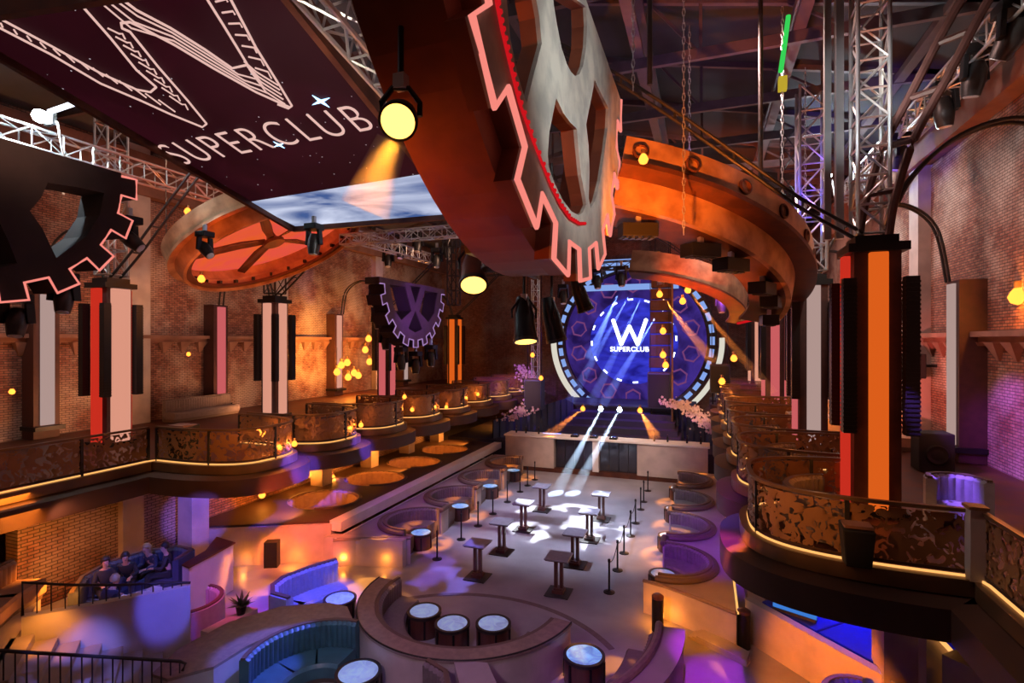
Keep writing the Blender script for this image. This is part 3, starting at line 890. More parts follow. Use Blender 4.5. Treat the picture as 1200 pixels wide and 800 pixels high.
for (x, y, lab) in ((.9, 14.15, 'at the end of the lit counter edge'), (-1.15, 14.2, 'against the orange front of the right counter')):
    t = thing('floor_post', 'short thick black post %s' % lab, 'post', (x, y, 0), 'short black posts by the right counter')
    MB().lathe([(.15, 0), (.15, .86), (.13, .88)], (x, y, 0), 20).build('shaft', 'black_metal', t, smooth=True)
    MB().lathe([(.155, .84), (.155, .9), (.10, .94), (0, .94)], (x, y, 0), 20).build('cap', 'drum_wood', t, smooth=True)
p = at_z(931, 709, 1.25); q0, q1 = at_z(906, 700, 1.3), at_z(957, 716, 1.3)
t = thing('glass_rail', 'small blue-lit glass panel on the booth wall under the right balcony', 'glass panel', (p.x, p.y, 1.0))
MB().bar((q0.x, q0.y, 1.22), (q1.x, q1.y, 1.22), .04, .26).build('pane', 'sky_blue', t)
MB().bar((q0.x, q0.y, 1.07), (q1.x, q1.y, 1.07), .1, .06).build('base_rail', 'dark_steel', t)
# steps behind the right counter
t = thing('side_steps', 'three low steps between the right counter and the booth wall', 'steps', (.9, 14.3, 0))
for k in range(3): MB().prism([(-.4 + .1 * k, 14.1 - .05 * k), (.9, 13.3), (1.0, 13.5 + .1 * k), (-.2 + .1 * k, 14.5 - .02 * k)], 0, .05 + .05 * k).build('step', 'stair', t)

# pier with light strip, stair under the right balcony
struct(MB().box((3.62, 12.35, 1.47), (.8, .8, 2.94)).build('pillar', 'plaster'))
t = thing('stair_flight', 'stair flight with a glowing handrail line under the right balcony, lower right corner', 'stairs', (6, 11, 0))
for k in range(9): MB().box((4.3 + k * .2, 10.45 + k * .19, (2.3 - k * .26) / 2), (.5, 1.2, 2.3 - k * .26), .75).build('step', 'stair', t)
MB().add([(3.5, 10.75, 0), (5.3, 12.4, 0), (5.3, 12.4, .5), (3.5, 10.75, 2.7), (3.42, 10.84, 0), (5.22, 12.49, 0), (5.22, 12.49, .5), (3.42, 10.84, 2.7)], [(0, 1, 2, 3), (7, 6, 5, 4), (0, 4, 5, 1), (1, 5, 6, 2), (2, 6, 7, 3), (3, 7, 4, 0)]).build('side_wall', 'plaster', t)
MB().bar((3.56, 10.7, 2.68), (5.3, 12.3, .62), .05, .06).build('light_line', 'led_warm', t)

# ------------------------------------------------------------------ left: guarded stair, people's booth
A, Bq = Vector((-12.9, 6.6)), Vector((-11.05, 8.85))
dr = (Bq - A).normalized(); nr = Vector((dr.y, -dr.x))
root = thing('stair_wall', 'pale curved stair wall with a dark baluster rail on top, lower left', 'wall', (-12, 7.7, 0))
wp = [A + dr * 0 - nr * .12, A + dr * .8 - nr * .02, A + dr * 1.6, A + dr * 2.3, Bq]
wp = [(p.x, p.y) for p in wp]
wt = [1.95, 1.95, 1.95, 1.95, 1.95]
b = MB(); vs = []
for (x, y), zt in zip(wp, wt):
    for o in (-.1, .1):
        for z in (0, zt): vs.append((x + nr.x * o, y + nr.y * o, z))
fs = []
for i in range(len(wp) - 1):
    a, c = i * 4, i * 4 + 4
    fs += [(a, a + 1, c + 1, c), (a + 2, c + 2, c + 3, a + 3), (a + 1, a + 3, c + 3, c + 1), (a, c, c + 2, a + 2)]
fs += [(0, 2, 3, 1), (len(vs) - 4, len(vs) - 3, len(vs) - 1, len(vs) - 2)]
b.add(vs, fs).build('body', 'white_plaster', root)
hz = [2.62, 2.42, 2.24, 2.12, 1.99]
hr = [(x, y, z) for (x, y), z in zip(wp, hz)]
MB().tube([(wp[0][0], wp[0][1], 1.95)] + hr, .03, 8).build('handrail', 'dark_steel', root, smooth=True)
for k in range(15):
    t = k / 14 * (len(wp) - 1.001); i = int(t); f_ = t - i
    x = wp[i][0] + (wp[i + 1][0] - wp[i][0]) * f_; y = wp[i][1] + (wp[i + 1][1] - wp[i][1]) * f_; z0 = wt[i] + (wt[i + 1] - wt[i]) * f_
    z1 = hz[i] + (hz[i + 1] - hz[i]) * f_
    if z1 - z0 > .06: MB().tube([(x, y, z0), (x, y, z1)], .013, 6).build('baluster', 'dark_steel', root)
root = thing('front_stair', 'stair flight going down beside the pale stair wall, lower left', 'stairs', (-11.5, 7.2, 0))
for k in range(8):
    p = A + dr * (.05 + .36 * k) + nr * .95
    MB().box((p.x, p.y, (1.62 - .167 * k) / 2), (.37, 1.7, 1.62 - .167 * k), math.atan2(dr.y, dr.x)).build('step', 'stair', root)
p = A - dr * 1.35 + nr * .1
MB().box((p.x, p.y, .81), (2.6, 3.8, 1.62), math.atan2(dr.y, dr.x)).build('landing', 'stair', root)
root = thing('stair_railing', 'dark baluster railing on the near side of the stair, lower left corner', 'railing', (-10.8, 6.5, 0))
g0, g1 = A + nr * 1.75 - dr * .3, A + nr * 1.75 + dr * 2.75
MB().prism([(g0.x, g0.y), (g1.x, g1.y), (g1.x - nr.x * .14, g1.y - nr.y * .14), (g0.x - nr.x * .14, g0.y - nr.y * .14)], 0, .45).build('curb', 'plaster', root)
top = []; 
for k in range(21):
    q = g0 + (g1 - g0) * (k / 20); zt = 2.3 - 1.15 * k / 20
    zb = max(.45, zt - .95); top.append((q.x, q.y, zt))
    MB().tube([(q.x, q.y, zb), (q.x, q.y, zt)], .014, 6).build('baluster', 'dark_steel', root)
q = g1 + dr * .1
MB().tube(top + [(q.x, q.y, 1.08), (q.x - dr.x * .05, q.y - dr.y * .05, .95)], .032, 8).build('handrail', 'dark_steel', root, smooth=True)
MB().tube([(p_[0], p_[1], p_[2] - .85) for p_ in top], .02, 6).build('lower_rail', 'dark_steel', root, smooth=True)

# people's booth on the platform behind the stair wall
root = thing('guest_platform', 'raised platform with a white end wall carrying the occupied booth, left', 'platform', (-16, 9.4, 0))
MB().prism([(-14.6, 7.75), (-12.95, 7.0), (-12.1, 8.15), (-13.3, 10.5), (-13.55, 12.1), (-14.6, 12.5), (-16.3, 12.5), (-16.3, 8.4)], 0, .55).build('deck', 'stair', root)
MB().prism([(-13.4, 12.15), (-13.1, 10.45), (-13.42, 10.5), (-13.65, 11.4), (-14.3, 12.3)], 0, 1.38).build('end_wall', 'white_plaster', root)
MB().prism([(-13.36, 12.19), (-13.06, 10.41), (-13.42, 10.48), (-13.65, 11.4), (-14.3, 12.34)], 1.38, 1.42).build('end_wall_top', 'copper_dark', root)
sofa('guest_sofa', 'dark navy booth sofa where the guests sit, left under the balcony', [(-13.5, 10.45), (-13.75, 11.15), (-14.4, 11.2), (-15.0, 10.6), (-15.2, 9.7), (-14.85, 8.8), (-14.15, 8.15)], 'fabric_navy', .55, 1.0, .72, cushions=5)
t = thing('guest_table', 'low table with white papers and glasses between the seated guests', 'table', (-13.6, 9.5, .55))
MB().prism([(-13.95, 9.0), (-13.4, 8.9), (-13.15, 9.75), (-13.6, 10.0)], 1.0, 1.05).build('top', 'table_top_dark', t)
MB().lathe([(.3, .55), (.06, .6), (.06, 1.0)], (-13.55, 9.45, 0), 14).build('pedestal', 'black_metal', t, smooth=True)
for i, (x, y, a) in enumerate(((-13.7, 9.15, .2), (-13.5, 9.45, .7), (-13.45, 9.75, .1))):
    tag(MB().box((x, y, 1.07), (.3, .21, .035), a).build('paper_stack', 'cloth_white'), 'white paper stack on the guest table, %s from the left end' % ORD[i], 'papers', 'papers on the guest table')
sofa('corner_bench', 'olive bench end with a rounded back at the far left edge', [(-13.9, 5.9), (-14.5, 6.6), (-14.9, 7.4)][::-1], 'fabric_tan', 1.62, .9, .8, cushions=2)
sofa('round_sofa', 'rounded purple-lit sofa at the foot of the stair wall', arc((-12.3, 9.75), .85, -105, 100, 30), 'fabric_blue', 0, .98, .6, cushions=3)
root = thing('planter_ledge', 'slanting orange-lit ledge behind the rounded sofa', 'ledge', (-11.2, 10, 0))
MB().prism([(-10.98, 9.05), (-10.68, 9.05), (-10.55, 10.3), (-10.85, 10.3)], 0, .8).build('body', 'plaster', root)
root = thing('potted_plant', 'small dark leafy plant with pale blooms on the ledge by the rounded sofa', 'plant', (-10.72, 9.95, .8))
MB().lathe([(.09, .8), (.13, 1.0), (.12, 1.0)], (-10.72, 9.95, 0), 14).build('pot', 'black_metal', root, smooth=True)
b = MB()
for k in range(46):
    a = random.random() * 2 * pi; e = random.uniform(.1, 1.3); L = random.uniform(.18, .38)
    d = Vector((cos(a) * cos(e), sin(a) * cos(e), sin(e))); p = Vector((-10.72, 9.95, 1.0)); q = p + d * L; s_ = d.cross(Vector((0, 0, 1))).normalized() * .04
    m_ = p + d * L * .55
    b.add([p, m_ + s_, q, m_ - s_], [(0, 1, 2, 3)])
b.build('leaves', 'leaf', root)
# ------------------------------------------------------------------ seated guests
def skin_mesh(name, J, E, parent, mat, root_i=0, sub=1):
    """one continuous skinned surface grown over joints J = [(point, radius)] and bones E"""
    me = bpy.data.meshes.new('tmp_skin'); me.from_pydata([j[0] for j in J], E, [])
    o = bpy.data.objects.new('tmp_skin', me); COL.objects.link(o)
    sk = o.modifiers.new('skin', 'SKIN'); sk.use_smooth_shade = True
    for i, v in enumerate(me.skin_vertices[0].data):
        v.radius = (J[i][1], J[i][1]); v.use_root = (i == root_i)
    ss = o.modifiers.new('sub', 'SUBSURF'); ss.levels = sub; ss.render_levels = sub
    dg = bpy.context.evaluated_depsgraph_get(); dg.update()
    m2 = bpy.data.meshes.new_from_object(o.evaluated_get(dg)); bpy.data.objects.remove(o)
    b = MB(); b.v = [tuple(v.co) for v in m2.vertices]; b.f = [tuple(p.vertices) for p in m2.polygons]
    bpy.data.meshes.remove(m2)
    return b.build(name, mat, parent, smooth=True)


def person(loc, face, label, top='cloth_black', legs='cloth_black', hair='hair_dark', lean=.15, look=0., reach=.35, long_hair=False):
    """a seated adult; loc is the seat point under the pelvis, face the heading in degrees"""
    f = radians(face); fw = Vector((cos(f), sin(f), 0)); lf = Vector((-sin(f), cos(f), 0)); up = Vector((0, 0, 1)); o = Vector(loc)
    P = lambda a, b, c: o + fw * a + lf * b + up * c
    root = thing('person', label, 'person', loc, 'guests in the navy booth')
    J, E = [], []

    def j(p, r, par=None):
        J.append((p, r)); k = len(J) - 1
        if par is not None: E.append((par, k))
        return k
    L = lean
    pel = j(P(.02, 0, .12), .125)
    wai = j(P(.02 + L * .4, 0, .30), .115, pel); che = j(P(.02 + L, 0, .50), .135, wai); nk0 = j(P(.03 + L * 1.15, 0, .62), .06, che)
    nk = j(P(.05 + L * 1.25, 0, .68), .05, nk0)
    h2 = Vector((cos(f + look), sin(f + look), 0))
    ch = j(P(.06 + L * 1.3, 0, .74) + h2 * .02, .072, nk); hm = j(P(.05 + L * 1.3, 0, .82) + h2 * .015, .088, ch); ht = j(P(.04 + L * 1.3, 0, .90), .06, hm)
    nose = j(J[hm][0] + h2 * .105 - up * .02, .013, hm)
    parts = {'arms': [], 'legs': []}
    for s in (-1, 1):
        sh = j(P(.02 + L, s * .17, .55), .058, che); el = j(P(.10 + L * .8, s * .25, .31), .043, sh)
        wr = j(P(.10 + L + reach * .7, s * .15, .33), .030, el); pm = j(P(.10 + L + reach * .7 + .07, s * .13, .32), .030, wr)
        parts['arms'].append((sh, el, wr))
        for q, (sp, ln) in enumerate(((-.032, .062), (-.011, .078), (.011, .074), (.030, .058))):
            a = j(J[pm][0] + fw * ln * .55 + lf * sp + up * -.004, .0095, pm); j(J[a][0] + fw * ln * .4 - up * .026, .008, a)
        tb = j(J[wr][0] + fw * .045 - lf * s * .04 + up * .008, .0105, wr); j(J[tb][0] + fw * .035 - lf * s * .012, .009, tb)
        hp = j(P(.04, s * .1, .10), .098, pel); kn = j(P(.46, s * .14, .10), .066, hp); an = j(P(.50, s * .13, -.32), .045, kn); j(P(.66, s * .14, -.37), .038, an)
        parts['legs'].append((hp, kn, an))
    bd = skin_mesh('body', J, E, root, 'skin')
    # clothes: a jacket over torso and arms, trousers over hips and legs
    J2 = [(J[i][0], J[i][1] * 1.10) for i in (pel, wai, che, nk0)]; J2[3] = (J2[3][0] - up * .02, .075); E2 = [(0, 1), (1, 2), (2, 3)]
    for sh, el, wr in parts['arms']:
        k = len(J2); J2 += [(J[sh][0], .075), (J[el][0], .058), (J[wr][0] - (J[wr][0] - J[el][0]) * .1, .043)]; E2 += [(2, k), (k, k + 1), (k + 1, k + 2)]
    skin_mesh('jacket', J2, E2, root, top)
    J3 = [(J[pel][0], .14)]; E3 = []
    for hp, kn, an in parts['legs']:
        k = len(J3); J3 += [(J[hp][0], .11), (J[kn][0], .078), (J[an][0], .058)]; E3 += [(0, k), (k, k + 1), (k + 1, k + 2)]
    skin_mesh('trousers', J3, E3, root, legs)
    hc = J[hm][0]
    m = MB(); m.lathe([(.0, .125), (.06, .11), (.098, .055), (.107, 0), (.10, -.04), (.088, -.05)], (0, 0, 0), 18)
    back = -h2 * .018
    m.v = [tuple(hc + Vector(v) + back + up * .02 + (up * .055 if Vector((v[0], v[1], 0)).dot(h2) > .045 and v[2] < .05 else Vector((0, 0, 0)))) for v in m.v]
    if long_hair:
        m.tube([hc + back - h2 * .06 + up * .03, hc - h2 * .09 - up * .1, hc - h2 * .1 - up * .24], [.085, .075, .04], 10)
    m.build('hair', hair, root, smooth=True)
    e = MB()
    for s in (-1, 1):
        c = hc + h2 * .088 + Vector((-h2.y, h2.x, 0)) * s * .032 + up * .002; e.lathe([(0, -.009), (.009, 0), (0, .009)], c, 8)
    e.build('eyes', 'hair_dark', bd); 
    mo = MB(); c = hc + h2 * .088 - up * .062; sd = Vector((-h2.y, h2.x, 0)); mo.bar(c - sd * .022, c + sd * .022, .012, .008); mo.build('mouth', 'piping', bd)
    return root


SZ = 1.0
person((-13.95, 10.55, SZ), 225, 'person in dark clothes sitting upright at the right end of the navy booth', 'cloth_black', 'cloth_black', 'hair_dark', .05, .5)
person((-14.45, 10.6, SZ), 275, 'person with fair hair leaning toward the low table, near the booth right end', 'cloth_navy', 'cloth_black', 'hair_fair', .25, .2, long_hair=True)
person((-14.7, 9.95, SZ), 315, 'person in a dark top bent forward over the papers, middle of the navy booth', 'cloth_black', 'cloth_navy', 'hair_dark', .32, .25)
person((-14.7, 9.3, SZ), 340, 'person in dark clothes sitting back, toward the far left of the navy booth', 'cloth_black', 'cloth_black', 'hair_dark', .08, -.2)
person((-13.4, 8.35, SZ - .1), 100, 'person seen from the side on the near side of the guest table, leaning over it', 'cloth_navy', 'cloth_black', 'hair_fair', .3, .1)
tag(MB().lathe([(.2, .55), (.2, .88), (.18, .9)], (-13.4, 8.35, 0), 20).build('pouf', 'fabric_navy'), 'round navy pouf under the guest on the near side of the guest table', 'pouf')

# ------------------------------------------------------------------ DJ bar and stage
BY = 29.25
root = thing('bar_counter', 'long pale front counter of the stage with two dark panels', 'counter', (-5.45, BY + .5, 0))
b = MB(); b.box((-5.45, BY + .5, .12), (11.2, .9, .24)); b.build('plinth', 'copper_dark', root)
MB().box((-9.6, BY + .5, 1.1), (2.95, 1.0, 1.72)).build('front_panel', 'plaster', root)
MB().box((-1.65, BY + .5, 1.1), (3.6, 1.0, 1.72)).build('front_panel', 'plaster', root)
MB().box((-5.72, BY + .5, 1.1), (.34, 1.0, 1.72)).build('centre_post', 'white_plaster', root)
for x0, x1 in ((-8.1, -5.9), (-5.55, -3.45)):
    MB().box(((x0 + x1) / 2, BY + .7, 1.1), (x1 - x0, .6, 1.72)).build('dark_panel', 'lacquer_black', root)
    b = MB()
    for k in range(1, 4): b.box((x0 + (x1 - x0) * k / 4, BY + .39, 1.1), (.03, .03, 1.7))
    b.build('panel_seams', 'black_metal', root)
MB().box((-5.45, BY + .55, 2.0), (11.4, 1.25, .1)).build('worktop', 'white_plaster', root, bevel=.02)
for i, x in enumerate((-7.0, -5.9, -4.8)):
    t = thing('dj_player', 'flat black DJ player on the pale counter, %s from the left' % ORD[i], 'DJ player', (x, BY + .5, 2.05), 'DJ decks')
    MB().box((x, BY + .5, 2.1), (.42, .46, .1)).build('case', 'black_metal', t, bevel=.01)
    MB().lathe([(.15, 2.15), (.15, 2.17), (.13, 2.18)], (x, BY + .44, 0), 24).build('jog_wheel', 'chrome', t)
    MB().box((x, BY + .66, 2.16), (.2, .1, .02)).build('display', 'sky_blue', t)
for i, (x, n) in enumerate(((-10.6, 0), (-10.0, 1), (-9.2, 0), (-2.6, 1), (-1.9, 0), (-.9, 1), (-.2, 0))):
    t = thing('bottle', 'dark bottle standing on the pale stage counter, %s from the left' % ORD[i], 'bottle', (x, BY + .6, 2.05), 'bottles on the stage counter')
    MB().lathe([(.05, 2.05), (.055, 2.07), (.055, 2.27), (.02, 2.34), (.02, 2.44)], (x, BY + .6, 0), 12).build('body', 'lacquer_black', t, smooth=True)
    MB().lathe([(.023, 2.42), (.023, 2.46)], (x, BY + .6, 0), 10).build('cap', 'bronze_lip', t)

pbr('stage_black', (.03, .022, .05), .6)
struct(MB().prism([(-16, 31.5), (5, 31.5), (5, 46.9), (-16, 46.9)], 0, 1.2).build('stage_floor', 'stage_black'), 'dark stage floor behind the pale counter')
root = thing('stage_riser', 'dark stepped riser under the round stage screen', 'riser', (-5.45, 40, 1.2))
MB().prism([(-8.6, 37.2), (-2.0, 37.2), (-.6, 38.2), (-.6, 43.0), (-10.2, 43.0), (-10.2, 38.2)], 1.2, 2.9).build('body', 'stage_black', root)
MB().prism([(-8.7, 37.1), (-1.9, 37.1), (-.5, 38.15), (-.5, 38.5), (-10.3, 38.5), (-10.3, 38.15)], 2.9, 3.0).build('nosing', 'dark_steel', root)
for k in range(4): MB().prism([(-9.4 + k * .2, 33.3 + k * .9), (-1.4 - k * .2, 33.3 + k * .9), (-1.4 - k * .2, 37.3), (-9.4 + k * .2, 37.3)], 1.2 + k * .36, 1.56 + k * .36).build('step', 'stage_black', root)
# drapes each side of the steps
for sx, lab in ((-1, 'left'), (1, 'right')):
    x0 = -5.45 + sx * 3.4; x1 = -5.45 + sx * 7.6
    b = MB(); vs = []; n = 40
    for i in range(n + 1):
        t = i / n; x = x0 + (x1 - x0) * t; y = 37.0 - 5.0 * t + .12 * sin(i * 1.9); zt = 3.6 - 1.3 * t
        vs += [(x, y, 1.2), (x, y, zt), (x, y + .1, zt), (x, y + .1, 1.2)]
    fs = []
    for i in range(n):
        for q in range(4):
            w_ = (q + 1) % 4; fs.append((i * 4 + q, i * 4 + w_, i * 4 + 4 + w_, i * 4 + 4 + q))
    b.add(vs, fs + [(0, 1, 2, 3), (n * 4, n * 4 + 1, n * 4 + 2, n * 4 + 3)])
    tag(b.build('stage_drape', 'fabric_navy', smooth=True), 'dark pleated drape sloping down the %s side of the stage' % lab, 'drape', 'stage drapes')


def flower_bank(name, label, pts, w, n):
    """a mass of pale blooms that nobody could count, heaped along a sloping line"""
    b = MB(); rnd = random.Random(len(label))
    for i in range(n):
        t = rnd.random(); k = t * (len(pts) - 1); a = int(min(k, len(pts) - 2)); f = k - a
        c = Vector(pts[a]).lerp(Vector(pts[a + 1]), f) + Vector((rnd.gauss(0, w), rnd.gauss(0, w), abs(rnd.gauss(0, w * .7))))
        r = rnd.uniform(.05, .13)
        vs = [c + Vector((0, 0, r * .5))]; m = 10
        for q in range(m): rr = r * (1 if q % 2 else .55); vs.append(c + Vector((rr * cos(q * 2 * pi / m), -abs(r * .4) * (q % 2), rr * sin(q * 2 * pi / m))))
        vs.append(c + Vector((0, r * .6, 0)))
        b.add(vs, [(0, 1 + q, 1 + (q + 1) % m) for q in range(m)] + [(m + 1, 1 + (q + 1) % m, 1 + q) for q in range(m)])
    return tag(b.build(name, 'flower_white'), label, 'flowers', 'flower banks', 'stuff')


flower_bank('flower_bank', 'bank of pale blooms falling along the left side of the stage', [(-13.2, 38.5, 5.4), (-11.6, 36.5, 3.8), (-11.0, 34.5, 2.9), (-12.0, 32.2, 2.3)], .34, 480)
flower_bank('flower_bank', 'bank of pale blooms falling along the right side of the stage', [(-2.6, 36.6, 3.4), (-1.2, 35.4, 3.2), (-.2, 33.6, 2.7), (.8, 32.3, 2.2)], .34, 480)

# round stage screen
SYY = 43.6; SCX, SCZ = -5.45, 7.55
Msc = basis((SCX, SYY, SCZ), (1, 0, 0), (0, 0, 1))       # local z points to the camera (-y)
AX = Matrix(((1, 0, 0), (0, 0, -1), (0, 1, 0)))           # lathe axis -> -y


def ring2d(r, n=72, a0=0., a1=360.):
    return [(r * cos(radians(a0 + (a1 - a0) * i / n)), r * sin(radians(a0 + (a1 - a0) * i / n))) for i in range(n)]


def gear2d(ro, ri, nt, duty=.5, ph=0.):
    out = []
    for k in range(nt):
        a = 360 / nt * k + ph; h = 360 / nt * duty / 2
        out += [(ri * cos(radians(a - h * 1.12)), ri * sin(radians(a - h * 1.12))), (ro * cos(radians(a - h)), ro * sin(radians(a - h))), (ro * cos(radians(a + h)), ro * sin(radians(a + h))), (ri * cos(radians(a + h * 1.12)), ri * sin(radians(a + h * 1.12)))]
    return out


screen_mat('screen_blue', (.006, .006, .20), (.05, .06, .85), .8, scale=.45, stretch=(1, 1, 2.2), lo=.32, hi=.7)
screen_mat('screen_violet', (.012, .006, .07), (.06, .03, .30), .8, scale=.5, lo=.35, hi=.7)
glow('screen_white', (.80, .85, 1.), 2.6)
glow('ring_white', (.85, .80, .68), .75)
glow('ring_blue', (.28, .45, .95), .75)
glow('hex_violet', (.42, .12, .42), .35)
root = thing('stage_screen', 'big round blue stage screen with a white W logo inside lit rings', 'stage screen', (SCX, SYY, .9))
MB().lathe([(0, 0), (5.6, 0), (5.6, .3), (0, .3)], (SCX, SYY + .35, SCZ), 72, AX).build('display_disc', 'screen_violet', root)
MB().lathe([(0, -.03), (3.5, -.03), (3.5, .0), (0, .0)], (SCX, SYY + .02, SCZ), 72, AX).build('centre_display', 'screen_blue', root)
rg = MB()
for k in range(61):
    a = radians(178 + 184 * k / 60); u_ = Vector((cos(a), 0, sin(a)))
    for r_, y_ in ((6.5, -.2), (6.85, -.2), (6.9, .3), (6.5, .3)): rg.v.append(tuple(Vector((SCX, SYY + y_, SCZ)) + u_ * r_))
for k in range(60):
    for q in range(4): rg.f.append((k * 4 + q, k * 4 + (q + 1) % 4, k * 4 + 4 + (q + 1) % 4, k * 4 + 4 + q))
rg.f += [(0, 1, 2, 3), (240, 241, 242, 243)]
rg.build('outer_arc', 'ring_white', root, smooth=True)
MB().hoop([(5.65, -.15), (6.35, -.15), (6.35, .25), (5.65, .25)], (SCX, SYY, SCZ), AX, 96).build('window_ring', 'dark_steel', root)
for k in range(40):
    a = k * 2 * pi / 40
    c = Vector((SCX + 6.0 * cos(a), SYY - .28, SCZ + 6.0 * sin(a)))
    t = Vector((-sin(a), 0, cos(a)))
    MB().bar(c - t * .32, c + t * .32, .34, .06, up=(0, 1, 0)).build('lit_window', 'ring_blue', root)
for k in range(14):
    a = 2 * pi * (k + .5) / 14
    hexa = [(SCX + 4.55 * cos(a) + .62 * cos(q * pi / 3 + a), SYY - .12, SCZ + 4.55 * sin(a) + .62 * sin(q * pi / 3 + a)) for q in range(6)]
    MB().tube(hexa, .085, 5, closed=True).build('hexagon_outline', 'hex_violet', root)
for k in range(16):
    a0 = 2 * pi * k / 16
    MB().tube([(SCX + 3.35 * cos(a0 + .12 * q / 4), SYY - .14, SCZ + 3.35 * sin(a0 + .12 * q / 4)) for q in range(5)], .07, 5).build('dash', 'screen_white', root)
Wp = [(-1.3, 1.05), (-.65, -.85), (0, .55), (.65, -.85), (1.3, 1.05)]
b = MB()
SCX -= .28
for p, q in zip(Wp, Wp[1:]): b.bar((SCX + p[0] , SYY - .16, SCZ + .6 + p[1]), (SCX + q[0], SYY - .16, SCZ + .6 + q[1]), .30, .06, up=(0, 1, 0))
for p in Wp: b.lathe([(.16, -.03), (.16, .03)], (SCX + p[0], SYY - .16, SCZ + .6 + p[1]), 12, AX)
b.build('logo', 'screen_white', root)
words_mesh('lettering', 'SUPERCLUB', .54, basis((SCX, SYY - .2, SCZ - .85), (1, 0, 0), (0, 0, 1)), 'screen_white', root, .02, spacing=1.12, bold=.012)
SCX += .28
MB().box((SCX, SYY + .9, 5.4), (9, .3, 4.2)).build('back_frame', 'black_metal', root)
# lit beams of the stage roof
for i, (x0, x1, y, z) in enumerate(((-9.4, -1.8, 40.5, 11.6), (-9.0, -3.0, 38.5, 13.2))):
    tag(MB().bar((x0, y, z), (x1, y, z), .3, .42).build('light_bar', 'ring_blue'), 'wide pale blue light bar hung over the stage screen, %s one' % ('lower' if i == 0 else 'upper'), 'light bar', 'stage light bars')

# stage speakers
for x, y, z, w, h, lab in ((-2.85, 36.6, 3.05, 1.5, 2.35, 'tall blue-lit speaker cabinet hung in front of the screen, right of the logo'), (-10.9, 34.4, 2.9, 1.2, 2.0, 'dark speaker cabinet left of the stage flowers'), (.9, 36.5, 4.2, 1.2, 1.8, 'dark speaker cabinet right of the screen ring')):
    t = thing('speaker_cabinet', lab, 'speaker', (x, y, z), 'stage speakers')
    MB().box((x, y, z + h / 2), (w, .9, h)).build('cabinet', 'fabric_navy', t, bevel=.03)
    MB().box((x, y - .47, z + h / 2), (w * .9, .04, h * .92)).build('grille', 'black_matte', t)
    MB().box((x, y, z + h + .02), (w * .96, .8, .05)).build('top_frame', 'rust_steel', t)
    for s in (-1, 1): MB().tube([(x + s * w * .4, y, z + h), (x + s * w * .4, y, 16.3)], .025, 5).build('hanging_cable', 'black_metal', t)
    MB().tube([(x - w * .35, y, z), (x - w * .35, y, 1.2 if y > 31.5 else 0)], .05, 6).build('stand_pole', 'black_metal', t)
t = thing('line_array', 'tall dark line array with a rusty frame hanging just right of the stage logo', 'speaker', (-2.7, 37.5, 5.4))
for k in range(9): MB().box((-2.75 - .02 * k, 37.5, 12.3 - k * .78), (1.35, .8, .7)).build('cabinet', 'rust_steel', t, bevel=.03)
MB().box((-2.7, 37.5, 12.9), (1.5, .7, .18)).build('fly_frame', 'dark_steel', t)
for s in (-.5, .5): MB().tube([(-2.7 + s, 37.5, 12.9), (-2.7 + s, 37.5, 16.4)], .03, 5).build('hanging_cable', 'black_metal', t)
tag(MB().tube([(-2.0, 36.0, 2.0), (-2.0, 36.0, 12.4)], .07, 8).build('steel_post', 'bronze_lip'), 'thin yellowish vertical post right of the line array', 'post')
# balcony speakers
for x, y, lab in ((-15.5, 12.15, 'small black wedge speaker on the left balcony edge'), (2.38, 10.26, 'dark cone-shaped lamp box on the corner of the right balcony railing')):
    t = thing('wedge_speaker', lab, 'speaker', (x, y, BZ))
    k_ = .62 if x > 0 else 1.0
    b = MB(); b.add([(x - .3, y - .25, BZ), (x + .3, y - .25, BZ), (x + .3, y + .25, BZ), (x - .3, y + .25, BZ), (x - .38, y - .3, BZ + .85), (x + .38, y - .3, BZ + .85), (x + .38, y + .3, BZ + .95), (x - .38, y + .3, BZ + .95)],
                    [(3, 2, 1, 0), (4, 5, 6, 7), (0, 1, 5, 4), (1, 2, 6, 5), (2, 3, 7, 6), (3, 0, 4, 7)])
    b.v = [(x + (v[0] - x) * k_, y + (v[1] - y) * k_, BZ + (v[2] - BZ) * k_ * 1.15) for v in b.v]
    b.build('cabinet', 'black_matte', t, bevel=.02)
    MB().box((x, y, BZ + .93 * k_ * 1.15), (.66 * k_, .5 * k_, .05)).build('lid', 'beam_plaster', t)
t = thing('wall_speaker', 'black speaker box beside the light sofa on the right balcony', 'speaker', (6.0, 18.2, BZ))
MB().box((6.2, 18.6, BZ + .55), (.85, .7, 1.1)).build('cabinet', 'black_matte', t, bevel=.03)
MB().lathe([(.3, 0), (.25, .03), (.1, -.02), (0, -.02)], (6.2, 18.23, BZ + .5), 20, AX).build('cone', 'black_metal', t, smooth=True)
t = thing('wall_speaker', 'small dark speaker bracketed to the pilaster on the right brick wall', 'speaker', (7.3, 23.5, 6.6))
MB().box((7.25, 23.6, 6.6), (.6, .9, .9)).build('cabinet', 'black_matte', t, bevel=.03)
MB().bar((7.5, 23.6, 6.6), (8.0, 23.6, 6.6), .1).build('bracket', 'black_metal', t)
sofa('balcony_sofa', 'pale channel-tufted rounded sofa on the right balcony by the brick wall', arc((4.75, 12.95), .56, -5, 185, 40), 'fabric_blue', BZ, .98, .4, cushions=2, rib=.2)
for i, y in enumerate((22.6,)):
    sofa('balcony_sofa', 'orange-lit sofa behind the lit columns of the right balcony, by the brick wall', [(6.8, y - 1.3), (6.9, y), (6.8, y + 1.3)], 'fabric_tan', BZ, 1.2, .8, cushions=2)
sofa('balcony_sofa', 'low purple sofa back on the left balcony by the brick wall', [(-23.5, 21.0), (-23.5, 17.4)], 'fabric_taupe', BZ, 1.0, .8, cushions=3)
